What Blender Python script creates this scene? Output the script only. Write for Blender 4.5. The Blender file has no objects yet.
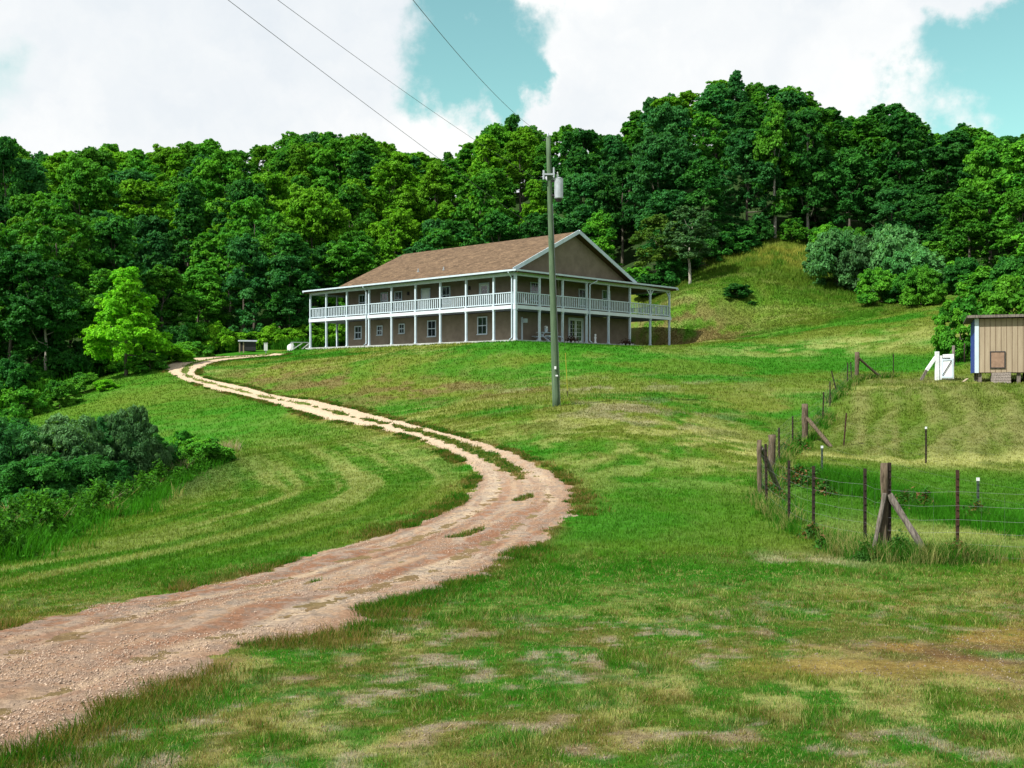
import bpy, math, random
import numpy as np
from mathutils import Vector, Matrix, Euler
SC = bpy.context.scene
COL = SC.collection
EYE = 1.6
F = 1050.0
R = math.radians
# ------------------------------------------------------------------ camera, world, sun, exposure
cam = bpy.data.objects.new('camera', bpy.data.cameras.new('camera'))
COL.objects.link(cam)
cam.location = (0, 0, EYE)
cam.rotation_euler = (R(90), 0, 0)
cam.data.sensor_width = 36.0
cam.data.lens = 36.0 * F / 1024.0
cam.data.clip_start = 0.05
cam.data.clip_end = 6000
SC.camera = cam
SUN = Vector((-0.80, -0.55, 1.15)).normalized()          # towards the sun
ELEV = math.asin(SUN.z)
AZ = math.atan2(SUN.x, SUN.y)
SC.view_settings.view_transform = 'Standard'
SC.view_settings.look = 'None'
SC.view_settings.gamma = 1.0
SC.view_settings.exposure = 0.66
SC.render.engine = 'CYCLES'
SC.cycles.max_bounces = 6
SC.cycles.diffuse_bounces = 2
SC.cycles.glossy_bounces = 2
SC.cycles.transmission_bounces = 3
SC.cycles.transparent_max_bounces = 6
sun = bpy.data.objects.new('sun', bpy.data.lights.new('sun', 'SUN'))
COL.objects.link(sun)
sun.data.energy = 5.0
sun.data.angle = R(0.6)
sun.data.color = (1.0, 0.95, 0.86)
sun.rotation_euler = SUN.to_track_quat('Z', 'Y').to_euler()
sun.location = (-60, -40, 90)

W = bpy.data.worlds.new('World'); SC.world = W
W.use_nodes = True
def world_nodes():
    nt = W.node_tree; nt.nodes.clear(); N = nt.nodes.new; L = nt.links.new
    out = N('ShaderNodeOutputWorld'); bg = N('ShaderNodeBackground'); bg.inputs[1].default_value = 0.095
    sky = N('ShaderNodeTexSky'); sky.sky_type = 'NISHITA'; sky.sun_disc = False
    sky.sun_elevation = ELEV; sky.sun_rotation = AZ
    sky.air_density = 1.0; sky.dust_density = 0.6; sky.ozone_density = 1.0
    tint = N('ShaderNodeMix'); tint.data_type = 'RGBA'; tint.blend_type = 'MULTIPLY'
    tint.inputs[0].default_value = 1.0; tint.inputs[7].default_value = (1.12, 1.52, 1.02, 1)
    L(sky.outputs[0], tint.inputs[6])
    tc = N('ShaderNodeTexCoord')
    # warp the direction with noise so that cloud edges billow
    n1 = N('ShaderNodeTexNoise'); n1.inputs['Scale'].default_value = 9.0; n1.inputs['Detail'].default_value = 7; n1.inputs['Roughness'].default_value = 0.6
    L(tc.outputs['Generated'], n1.inputs['Vector'])
    sub = N('ShaderNodeVectorMath'); sub.operation = 'SUBTRACT'; sub.inputs[1].default_value = (0.5, 0.5, 0.5)
    L(n1.outputs['Color'], sub.inputs[0])
    sc = N('ShaderNodeVectorMath'); sc.operation = 'SCALE'; sc.inputs['Scale'].default_value = 0.19
    L(sub.outputs[0], sc.inputs[0])
    add = N('ShaderNodeVectorMath'); add.operation = 'ADD'
    L(tc.outputs['Generated'], add.inputs[0]); L(sc.outputs[0], add.inputs[1])
    holes = []
    def hole(px, py, rx, ry):
        # a gap in the cloud layer in world direction (azimuth, elevation)
        d = Vector(((px-512)/F, 1.0, (384-py)/F)).normalized()
        s = N('ShaderNodeVectorMath'); s.operation = 'SUBTRACT'; s.inputs[1].default_value = d
        L(add.outputs[0], s.inputs[0])
        m = N('ShaderNodeVectorMath'); m.operation = 'MULTIPLY'; m.inputs[1].default_value = (F/rx, F/rx, F/ry)
        L(s.outputs[0], m.inputs[0])
        ln = N('ShaderNodeVectorMath'); ln.operation = 'LENGTH'; L(m.outputs[0], ln.inputs[0])
        mr = N('ShaderNodeMapRange'); mr.interpolation_type = 'SMOOTHSTEP'
        mr.inputs[1].default_value = 0.72; mr.inputs[2].default_value = 1.18
        mr.inputs[3].default_value = 0.0; mr.inputs[4].default_value = 1.0
        L(ln.outputs['Value'], mr.inputs[0]); holes.append(mr.outputs[0])
    hole(468, 38, 88, 58); hole(522, 84, 40, 48); hole(995, 60, 85, 46); hole(1020, 100, 82, 66)
    hole(-300, 60, 200, 90)
    cur = holes[0]
    for h in holes[1:]:
        mu = N('ShaderNodeMath'); mu.operation = 'MULTIPLY'; L(cur, mu.inputs[0]); L(h, mu.inputs[1]); cur = mu.outputs[0]
    # large scattered gaps elsewhere in the sky dome
    n2 = N('ShaderNodeTexNoise'); n2.inputs['Scale'].default_value = 2.2; n2.inputs['Detail'].default_value = 6
    L(tc.outputs['Generated'], n2.inputs['Vector'])
    mr2 = N('ShaderNodeMapRange'); mr2.inputs[1].default_value = 0.36; mr2.inputs[2].default_value = 0.52
    L(n2.outputs[0], mr2.inputs[0])
    sx = N('ShaderNodeSeparateXYZ'); L(tc.outputs['Generated'], sx.inputs[0])
    up = N('ShaderNodeMapRange'); up.inputs[1].default_value = 0.42; up.inputs[2].default_value = 0.6; L(sx.outputs[2], up.inputs[0])
    mixg = N('ShaderNodeMix'); mixg.data_type = 'FLOAT'; L(up.outputs[0], mixg.inputs[0]); mixg.inputs[2].default_value = 1.0
    L(mr2.outputs[0], mixg.inputs[3])
    mu = N('ShaderNodeMath'); mu.operation = 'MULTIPLY'; L(cur, mu.inputs[0]); L(mixg.outputs[0], mu.inputs[1])
    # cloud body shading
    n3 = N('ShaderNodeTexNoise'); n3.inputs['Scale'].default_value = 3.6; n3.inputs['Detail'].default_value = 5
    L(add.outputs[0], n3.inputs['Vector'])
    cr = N('ShaderNodeValToRGB')
    cr.color_ramp.elements[0].position = 0.3; cr.color_ramp.elements[0].color = (4.9, 5.4, 5.9, 1)
    cr.color_ramp.elements[1].position = 0.62; cr.color_ramp.elements[1].color = (7.0, 7.0, 6.9, 1)
    L(n3.outputs[0], cr.inputs[0])
    mix = N('ShaderNodeMix'); mix.data_type = 'RGBA'
    L(mu.outputs[0], mix.inputs[0]); L(tint.outputs[2], mix.inputs[6]); L(cr.outputs[0], mix.inputs[7])
    L(mix.outputs[2], bg.inputs[0]); L(bg.outputs[0], out.inputs[0])
world_nodes()

# ------------------------------------------------------------------ numpy helpers
rng = np.random.default_rng(7)
def hash2(ix, iy, seed):
    ix = ix.astype(np.int64).astype(np.uint64); iy = iy.astype(np.int64).astype(np.uint64)
    h = (ix*np.uint64(374761393) + iy*np.uint64(668265263) + np.uint64(seed*2246822519 % (1 << 32))) & np.uint64(0xFFFFFFFF)
    h = ((h ^ (h >> np.uint64(13))) * np.uint64(1274126177)) & np.uint64(0xFFFFFFFF)
    h = h ^ (h >> np.uint64(16))
    return (h & np.uint64(0xFFFFFF)).astype(np.float64) / float(0xFFFFFF)
def vnoise(x, y, seed=0):
    x = np.asarray(x, float); y = np.asarray(y, float)
    ix = np.floor(x); iy = np.floor(y); fx = x-ix; fy = y-iy
    fx = fx*fx*(3-2*fx); fy = fy*fy*(3-2*fy)
    a = hash2(ix, iy, seed); b = hash2(ix+1, iy, seed); c = hash2(ix, iy+1, seed); d = hash2(ix+1, iy+1, seed)
    return (a*(1-fx)+b*fx)*(1-fy) + (c*(1-fx)+d*fx)*fy
def fbm(x, y, seed=0, octv=4, gain=0.5):
    s = 0; a = 1; t = 0
    for k in range(octv):
        c, sn = math.cos(0.6*k), math.sin(0.6*k)
        s = s + a*vnoise((x*c-y*sn)*2**k+17.3*k, (x*sn+y*c)*2**k-9.1*k, seed+k); t += a; a *= gain
    return s/t
def sstep(a, b, x):
    t = np.clip((np.asarray(x, float)-a)/(b-a), 0, 1); return t*t*(3-2*t)

# ------------------------------------------------------------------ terrain: control points of the valley side
CP = []
def P(px, py, Z): CP.append(((px-512)/F*Z, Z, -(py-384)/F*Z))
def Q(x, y, z): CP.append((x, y, z))
for x, y, z in [(0,0,-1.6),(-10,0,-1.8),(10,0,-1.5),(0,-15,-1.2),(30,-15,-.6),(-30,-15,-2.6),(25,5,-1.2),(-25,8,-3.2),
                (6,11,-2.42),(12,11,-2.3),(0,5.5,-2.0),(0,8,-2.22),(0,11,-2.43),(-6,9,-2.3),(-4,6,-2.05),(5,6,-2.0),(0,14,-2.62)]: Q(x, y, z)
for a in [(884,563,16.8),(865,549,17.6),(813,538,19),(789,528,20.5),(767,506,22.8),(772,473,29),(793,450,37),(822,428,43),(838,398,50),
          (848,387,54),(857,380,59),(893,376,60),(978,524,22),(900,500,26),(926,461,33),(843,451,37),(1020,470,33),(950,384,51),(950,389,45.5),(1020,389,45.5),(880,392,47),
          (1024,384,51),(950,425,39),(1020,425,39),(926,446,35.5),(1000,378,57),(650,560,16),(650,480,29),(650,440,35),(650,400,47),(560,405,44),(600,440,34),
          (750,380,58),(755,440,36),(700,420,41),(557,345,80),(400,380,68),(480,375,68),(430,430,42),(480,445,36),(560,495,25.5),(510,475,29.5),
          (300,405,60),(250,396,69),(205,381,78),(180,370,84),(195,360,92),(225,357,98),(275,354.5,106),(330,440,45),(400,470,34),
          (330,480,33),(250,500,29),(350,540,20),(100,555,20),(200,540,21),(0,600,14.5),(0,570,17.5),(-60,560,18),(120,517,27),(220,460,42),(150,420,62),(60,420,66),(260,430,55),
          (100,400,74),(160,375,83),(30,405,80),(130,372,88),(45,394,90),(250,350,113),(350,347,118),(171,363,90),(189,358.6,95),(218,356.6,99),(257,354.8,103),(208,365,87),(228,361,91),(257,358,95),(290,356,98)]: P(*a)
for x, y, z in [(-17,38,-4.3),(-27,42,-5),(-38,60,-5.6),(-28,26,-5.0),(-22,50,-4.0),(-60,50,-6),(-55,90,-4),(-80,10,-6),
                (0.3,81,3.22),(-19.2,99.4,3.2),(14.5,96,3.45),(-4.9,114.4,3.6),(-6,98,3.3),(20,98,4.3),(-10,122,4.6),(10,118,5.5),(-2,77.5,2.75),(3,77.5,2.85),
                (-9,85,2.75)]: Q(x, y, z)
for a in [(700,344,92),(690,330,97),(690,290,106),(740,268,114),(775,246,124),(825,264,118),(870,290,112),(900,300,102),(950,300,98),(850,328,85),(780,335,86),
          (930,318,84),(1000,352,68),(800,362,70),(900,352,72),(960,345,70),(1060,300,84),(1100,350,60),(720,344,82)]: P(*a)
for a in [(60,None,200,30),(200,None,205,33),(350,None,200,33),(500,None,190,34),(620,None,180,36),(735,None,160,36),(850,None,155,32),(950,None,150,27),(1050,None,145,26),
          (60,None,150,14),(200,None,155,15),(350,None,155,15.5),(500,None,150,15),(620,None,145,18),(735,None,138,22),(100,None,112,2),(200,None,118,3),(350,None,130,6),
          (500,None,128,7),(610,None,122,10),(-150,None,200,26),(-100,None,110,0),(1200,None,140,20),(950,None,118,12),(1050,None,105,12)]:
    Q((a[0]-512)/F*a[2], a[2], a[3])
for x, y, z in [(-90,260,34),(0,250,34),(60,230,33),(120,200,28),(0,330,24),(-150,330,24),(150,300,20),(100,60,6),(110,10,2)]: Q(x, y, z)
CP = np.array(CP)
def tps_fit(c, lam):
    n = len(c); S = 50.0
    X = c[:, :2]/S
    d2 = ((X[:, None]-X[None])**2).sum(-1)
    K = 0.5*d2*np.log(d2+1e-12) + lam*np.eye(n)
    Pm = np.hstack([np.ones((n, 1)), X]); A = np.zeros((n+3, n+3)); A[:n, :n] = K; A[:n, n:] = Pm; A[n:, :n] = Pm.T
    w = np.linalg.solve(A, np.concatenate([c[:, 2], np.zeros(3)]))
    return X, w, S
_X, _w, _S = tps_fit(CP, 0.004)
def tps(x, y):
    x = np.asarray(x, float).ravel()/_S; y = np.asarray(y, float).ravel()/_S
    out = np.zeros(len(x)); n = len(_X)
    for i in range(0, len(x), 20000):
        d2 = (x[i:i+20000, None]-_X[None, :, 0])**2 + (y[i:i+20000, None]-_X[None, :, 1])**2
        out[i:i+20000] = (0.5*d2*np.log(d2+1e-12)) @ _w[:n] + _w[n] + _w[n+1]*x[i:i+20000] + _w[n+2]*y[i:i+20000]
    return out
def axis(segs):
    a = [segs[0][0]]
    for s, e, h0, h1 in segs:
        p = s
        while p < e-1e-6:
            t = (p-s)/(e-s); p += h0*(1-t)+h1*t; a.append(min(p, e))
    return np.array(sorted(set(np.round(a, 4))))
gx = axis([(-900,-160,60,8),(-160,-45,8,0.9),(-45,-14,0.9,0.28),(-14,-8,0.28,0.10),(-8,9,0.10,0.10),(9,14,0.10,0.28),(14,45,0.28,0.9),(45,160,0.9,8),(160,900,8,60)])
gy = axis([(-300,-8,30,1),(-8,3,1,0.2),(3,10,0.06,0.075),(10,16,0.075,0.2),(16,60,0.2,0.5),(60,130,0.5,0.9),(130,260,0.9,5),(260,900,8,60)])
GX, GY = np.meshgrid(gx, gy)
H = tps(GX, GY).reshape(GX.shape)
far = sstep(230, 420, np.hypot(GX, GY-100))
H = H*(1-far) + (12 + 14*fbm(GX/120, GY/120, 3, 3))*far
H = H + EYE
rr = np.hypot(GX, GY)
H += 0.10*(fbm(GX/3.2, GY/3.2, 11, 2)-.5)*sstep(2, 10, rr)*(1-sstep(60, 90, rr)*0.0) + 0.03*(fbm(GX/0.9, GY/0.9, 12, 2)-.5)*(1-sstep(15, 40, rr))
def bank_w(x, y):
    ex = np.interp(y, [15.5,17,20,23,29,37,43,50,54,59,61], [20,5.9,5.6,5.4,7.2,9.9,12.7,15.6,17.3,19.3,60])
    return sstep(.3, 1.5, x-ex)*sstep(32, 35, y)*(1-sstep(48, 52, y))
def bank_ridge(x, y):
    return np.sin(((x-.45*(y-34))+3.4*(fbm(x/4, y/5, 13, 3)-.5))*2*math.pi/1.7)
H += .075*bank_w(GX, GY)*bank_ridge(GX, GY)
# ground kept level right under the house so that the slab sits on it
def house_local(x, y):
    dx = x-0.26; dy = y-81.0
    return dx*.688+dy*.725, -dx*.725+dy*.688          # v (right facade), u (left facade)
HB = EYE + 3.30
v_, u_ = house_local(GX, GY)
dout = np.maximum(np.maximum(-v_, v_-20.9), np.maximum(-u_, u_-27.0))
wl = 1-sstep(0.2, 3.5, dout)
H = H*(1-wl) + (HB-0.05)*wl
def hz(x, y):
    x = np.asarray(x, float); y = np.asarray(y, float)
    i = np.clip(np.searchsorted(gx, x)-1, 0, len(gx)-2); j = np.clip(np.searchsorted(gy, y)-1, 0, len(gy)-2)
    fx = np.clip((x-gx[i])/(gx[i+1]-gx[i]), 0, 1); fy = np.clip((y-gy[j])/(gy[j+1]-gy[j]), 0, 1)
    return (H[j, i]*(1-fx)+H[j, i+1]*fx)*(1-fy) + (H[j+1, i]*(1-fx)+H[j+1, i+1]*fx)*fy
def gz(x, y): return float(hz(np.array([x]), np.array([y]))[0])
def hit(px, py, z0=3.0, z1=230.0):
    """ground point seen in the photograph at a pixel"""
    Z = np.geomspace(z0, z1, 6000); X = (px-512)/F*Z; zr = EYE-(py-384)/F*Z
    d = zr - hz(X, Z); k = np.where(d < 0)[0]
    if len(k) == 0:
        k = [int(np.argmin(np.abs(d)))]
    return float(X[k[0]]), float(Z[k[0]])
def at(px, Z): return ((px-512)/F*Z, Z)

# ------------------------------------------------------------------ driveway centre line and width
PAIRS = [((-160,690),(-160,900)),((-80,660),(-60,800)),((0,632),(60,722)),((100,606),(140,690)),((200,588),(240,650)),((300,558),(340,628)),((362,544),(400,600)),((425,522),(460,582)),
         ((465,500),(519,553)),((478,484),(556,524)),((480,475),(577,506)),((472,467),(566,484)),((456,457),(540,466)),((425,441),(487,444)),
         ((395,433),(437,431)),((362,424),(393,421)),((330,416),(354,413)),((300,407.5),(322,405.5)),((257,398),(277,397)),((228,391.5),(250,390)),((200,384),(224,383)),
         ((175,376),(201,377)),((162,368),(196,371)),((171,363),(208,365)),((189,358.6),(228,361)),((218,356.6),(257,358)),((257,354.8),(290,356))]
EL = np.array([hit(*a) for a, b in PAIRS]); ER = np.array([hit(*b) if b[1] < 850 else (hit(*a)[0]+1.2, hit(*a)[1]-4.5) for a, b in PAIRS])
for k_, (a_, za, b_, zb) in {23:(171,90,208,87),24:(189,95,228,91),25:(218,99,257,95),26:(262,103,292,98)}.items():
    EL[k_] = at(a_, za); ER[k_] = at(b_, zb)
for k_ in range(len(EL)):                               # never narrower than a car needs
    m_ = (EL[k_]+ER[k_])/2; d_ = (ER[k_]-EL[k_])/2; l_ = np.linalg.norm(d_)
    if l_ < 1.3: EL[k_] = m_-d_*1.3/l_; ER[k_] = m_+d_*1.3/l_
def catmull(Pn, n):
    Pn = np.vstack([2*Pn[0]-Pn[1], Pn, 2*Pn[-1]-Pn[-2]]); out = []
    for i in range(1, len(Pn)-2):
        t = np.linspace(0, 1, n, endpoint=False)[:, None]
        p0, p1, p2, p3 = Pn[i-1], Pn[i], Pn[i+1], Pn[i+2]
        out.append(0.5*((2*p1)+(-p0+p2)*t+(2*p0-5*p1+4*p2-p3)*t*t+(-p0+3*p1-3*p2+p3)*t**3))
    out.append(Pn[-2][None]); return np.vstack(out)
DL = catmull(EL, 40); DR = catmull(ER, 40)
def smooth(a, k):
    b = np.pad(a, ((k, k), (0, 0)), 'edge'); ker = np.ones(2*k+1)/(2*k+1)
    return np.stack([np.convolve(b[:, c], ker, 'valid') for c in range(2)], 1)
DL = smooth(DL, 18); DR = smooth(DR, 18)
DC = (DL+DR)/2; DW = np.linalg.norm(DR-DL, axis=1)/2
DT = np.gradient(DC, axis=0); DT /= np.linalg.norm(DT, axis=1)[:, None]
DS = np.concatenate([[0], np.cumsum(np.linalg.norm(np.diff(DC, axis=0), axis=1))])
_poly = np.vstack([DL[::8], DR[::-8]])
def in_poly(x, y):
    ins = np.zeros(len(x), bool); p = _poly; q = np.roll(p, -1, axis=0)
    for (x0, y0), (x1, y1) in zip(p, q):
        if y0 == y1: continue
        c = ((y0 > y) != (y1 > y)); ins ^= c & (x < (x1-x0)*(y-y0)/(y1-y0)+x0)
    return ins
def seg_dist(x, y, L):
    A = L[:-1]; B = L[1:]; out = np.full(len(x), 1e9)
    for a, b in zip(A, B):
        d = b-a; t = np.clip(((x-a[0])*d[0]+(y-a[1])*d[1])/(d@d+1e-12), 0, 1)
        out = np.minimum(out, (x-a[0]-t*d[0])**2+(y-a[1]-t*d[1])**2)
    return np.sqrt(out)
def road_sd(x, y):
    """lateral fraction (-1..1 inside), distance along, signed distance outside the edge"""
    x = np.ravel(x).astype(float); y = np.ravel(y).astype(float)
    dl = seg_dist(x, y, DL[::8]); dr = seg_dist(x, y, DR[::8]); ins = in_poly(x, y)
    C = DC[::6]; idx = np.zeros(len(x), int)
    for i in range(0, len(x), 20000):
        idx[i:i+20000] = ((x[i:i+20000, None]-C[None, :, 0])**2+(y[i:i+20000, None]-C[None, :, 1])**2).argmin(1)
    lat = np.where(ins, (dl-dr)/(dl+dr+1e-9), np.where(dl < dr, -1-dl, 1+dr))
    return lat, DS[idx*6], np.where(ins, -1, 1)*np.minimum(dl, dr)
# ------------------------------------------------------------------ mesh building helpers
class MB:
    """collects shapes and links them as ONE mesh object"""
    def __init__(s): s.v = []; s.f = []; s.n = 0
    def add(s, vs, fs):
        b = s.n; s.v += [tuple(p) for p in vs]; s.f += [tuple(b+i for i in f) for f in fs]; s.n += len(vs)
    def box(s, x0, x1, y0, y1, z0, z1, M=None):
        vs = [(x, y, z) for z in (z0, z1) for y in (y0, y1) for x in (x0, x1)]
        if M is not None: vs = [M @ Vector(p) for p in vs]
        s.add(vs, [(0,2,3,1),(4,5,7,6),(0,1,5,4),(2,6,7,3),(0,4,6,2),(1,3,7,5)]); return s
    def bar(s, a, b, w, h, up=(0,0,1)):
        a = Vector(a); b = Vector(b); d = (b-a); L = d.length; d.normalize(); up = Vector(up)
        sd = d.cross(up)
        if sd.length < 1e-4: sd = d.cross(Vector((0,1,0)))
        sd.normalize(); u2 = sd.cross(d)
        M = Matrix((( d.x, sd.x, u2.x, a.x),(d.y, sd.y, u2.y, a.y),(d.z, sd.z, u2.z, a.z),(0,0,0,1)))
        return s.box(0, L, -w/2, w/2, -h/2, h/2, M)
    def tube(s, pts, rad, n=8, cap=True):
        pts = [Vector(p) for p in pts]; base = s.n; vs = []; fs = []
        ref = Vector((0.31, 0.2, 0.93)).normalized()
        for i, p in enumerate(pts):
            d = (pts[min(i+1, len(pts)-1)]-pts[max(i-1, 0)]).normalized()
            a = d.cross(ref)
            if a.length < 0.05: a = d.cross(Vector((1, 0, 0)))
            a.normalize(); b = d.cross(a)
            r = rad[i] if hasattr(rad, '__len__') else rad
            vs += [p + a*(r*math.cos(2*math.pi*k/n)) + b*(r*math.sin(2*math.pi*k/n)) for k in range(n)]
        for i in range(len(pts)-1):
            for k in range(n):
                fs.append((i*n+k, i*n+(k+1)%n, (i+1)*n+(k+1)%n, (i+1)*n+k))
        if cap:
            fs.append(tuple(range(n-1, -1, -1))); fs.append(tuple((len(pts)-1)*n+k for k in range(n)))
        s.add(vs, fs); return s
    def build(s, name, mat, parent=None, smooth=False, loc=None):
        me = bpy.data.meshes.new(name); me.from_pydata(s.v, [], s.f); me.materials.append(mat)
        if smooth: me.polygons.foreach_set('use_smooth', [True]*len(me.polygons))
        o = bpy.data.objects.new(name, me); COL.objects.link(o); o.parent = parent
        if loc is not None: o.location = loc
        return o
def npmesh(name, V, quads=None, tris=None, mat=None, parent=None, col=None, smooth=False, link=True, attrs=None):
    me = bpy.data.meshes.new(name); nq = 0 if quads is None else len(quads); nt_ = 0 if tris is None else len(tris)
    me.vertices.add(len(V)); me.vertices.foreach_set('co', np.asarray(V, np.float32).ravel())
    loops = []; starts = []
    if nq: loops.append(np.asarray(quads, np.int32).ravel()); starts.append(np.arange(nq)*4)
    if nt_: loops.append(np.asarray(tris, np.int32).ravel()); starts.append(nq*4+np.arange(nt_)*3)
    lp = np.concatenate(loops).astype(np.int32); st = np.concatenate(starts).astype(np.int32)
    me.loops.add(len(lp)); me.loops.foreach_set('vertex_index', lp)
    me.polygons.add(nq+nt_); me.polygons.foreach_set('loop_start', st)
    if smooth: me.polygons.foreach_set('use_smooth', np.ones(nq+nt_, bool))
    me.update(calc_edges=True)
    if col is not None:
        a = me.color_attributes.new('tint', 'FLOAT_COLOR', 'POINT')
        c = np.ones((len(V), 4), np.float32); c[:, :3] = col; a.data.foreach_set('color', c.ravel())
    for k, v in (attrs or {}).items():
        a = me.attributes.new(k, 'FLOAT', 'POINT'); a.data.foreach_set('value', np.asarray(v, np.float32))
    if mat: me.materials.append(mat)
    o = bpy.data.objects.new(name, me)
    if link: COL.objects.link(o)
    o.parent = parent
    return o
def tag(o, label=None, cat=None, group=None, kind=None):
    if label: o['label'] = label
    if cat: o['category'] = cat
    if group: o['group'] = group
    if kind: o['kind'] = kind
    return o
def empty(name, loc=(0, 0, 0), rz=0.0):
    o = bpy.data.objects.new(name, None); COL.objects.link(o); o.location = loc; o.rotation_euler = (0, 0, rz)
    o.empty_display_size = 0.2; return o
def copy_tree(o, parent=None):
    c = o.copy(); COL.objects.link(c); c.parent = parent
    for ch in [x for x in o.children]: copy_tree(ch, c)
    return c

# ------------------------------------------------------------------ materials
def mat(name, color, rough=0.8, spec=0.3, metal=0.0, noise=None, bump=None, color2=None, stretch=(1,1,1), trans=0.0):
    """procedural surface: two colours mixed by an object-space noise, optional bump"""
    m = bpy.data.materials.new(name); m.use_nodes = True; nt = m.node_tree; b = nt.nodes['Principled BSDF']
    b.inputs['Roughness'].default_value = rough; b.inputs['Specular IOR Level'].default_value = spec; b.inputs['Metallic'].default_value = metal
    N = nt.nodes.new; L = nt.links.new
    tc = N('ShaderNodeTexCoord'); mp = N('ShaderNodeMapping'); mp.inputs['Scale'].default_value = stretch; L(tc.outputs['Object'], mp.inputs[0])
    no = N('ShaderNodeTexNoise'); no.inputs['Scale'].default_value = noise or 3.0; no.inputs['Detail'].default_value = 5; no.inputs['Roughness'].default_value = 0.65
    L(mp.outputs[0], no.inputs['Vector'])
    cr = N('ShaderNodeValToRGB'); cr.color_ramp.elements[0].position = .35; cr.color_ramp.elements[1].position = .68
    c2 = color2 or tuple(c*0.72 for c in color)
    cr.color_ramp.elements[0].color = (*c2, 1); cr.color_ramp.elements[1].color = (*color, 1)
    L(no.outputs[0], cr.inputs[0]); L(cr.outputs[0], b.inputs['Base Color'])
    if bump:
        bp = N('ShaderNodeBump'); bp.inputs['Strength'].default_value = bump; bp.inputs['Distance'].default_value = 0.02
        L(no.outputs[0], bp.inputs['Height']); L(bp.outputs[0], b.inputs['Normal'])
    return m
M_white = mat('painted_trim', (0.50,0.60,0.68), .5, .3, noise=2.0, color2=(0.40,0.49,0.56))
M_deckband = mat('painted_fascia', (0.60,0.66,0.72), .5, .3, noise=1.2, color2=(0.50,0.57,0.64))
M_stucco = mat('tan_stucco', (0.205,0.172,0.135), .9, .1, noise=1.3, color2=(0.150,0.126,0.098), bump=.2)
M_concrete = mat('pale_concrete', (0.42,0.44,0.44), .85, .2, noise=1.5, bump=.3)
M_ceiling = mat('porch_ceiling_boards', (0.16,0.18,0.22), .8, .1, noise=1.0, stretch=(1,9,1))  # tone darkened to deepen the shade under the porches
M_glass = mat('window_glass', (0.02,0.027,0.035), .06, .9, noise=.5)
M_door = mat('painted_door', (0.58,0.66,0.66), .4, .4, noise=1.0, color2=(0.52,0.60,0.61))
M_metal = mat('grey_metal', (0.42,0.47,0.52), .45, .5, .3, noise=3)
M_dark = mat('dark_metal', (0.03,0.03,0.035), .6, .3, noise=3)
M_rust = mat('rusty_steel', (0.040,0.026,0.019), .8, .25, noise=14, color2=(0.018,0.014,0.012), bump=.3)
M_rustred = mat('red_brown_steel', (0.075,0.035,0.022), .8, .25, noise=14, color2=(0.03,0.018,0.014), bump=.3)
M_greenpost = mat('green_painted_steel', (0.05,0.09,0.06), .6, .3, noise=12, color2=(0.04,0.05,0.045))
M_whitecap = mat('white_post_tip', (0.78,0.82,0.84), .5, .3, noise=9)
M_wood = mat('weathered_post_wood', (0.17,0.135,0.095), .95, .1, noise=5, color2=(0.045,0.034,0.024), stretch=(6,6,.7), bump=.9)
M_greywood = mat('grey_split_wood', (0.23,0.205,0.18), .95, .1, noise=5, color2=(0.07,0.06,0.052), stretch=(5,5,.8), bump=.9)
M_pole = mat('green_treated_pole', (0.115,0.175,0.10), .85, .15, noise=4, color2=(0.05,0.085,0.055), stretch=(7,7,.35), bump=.5)
M_wire = mat('galvanised_wire', (0.25,0.25,0.26), .5, .5, .6, noise=5)
M_cable = mat('black_cable', (0.09,0.10,0.11), .6, .3, noise=5)
M_yellow = mat('yellow_plastic', (0.33,0.33,0.04), .5, .3, noise=5)
M_siding = mat('tan_board_siding', (0.33,0.275,0.20), .8, .15, noise=2.0, color2=(0.26,0.21,0.15), stretch=(3,3,.3))
M_bark = mat('tree_bark', (0.17,0.155,0.125), .95, .1, noise=3, color2=(0.06,0.05,0.04), stretch=(4,4,.6), bump=.7)
M_palebark = mat('pale_bark', (0.42,0.41,0.36), .9, .1, noise=3, color2=(0.17,0.16,0.13), stretch=(3,3,.8), bump=.5)
M_planter = mat('flowering_plant', (0.10,0.035,0.04), .9, .1, noise=30, color2=(0.02,0.03,0.012))

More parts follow.
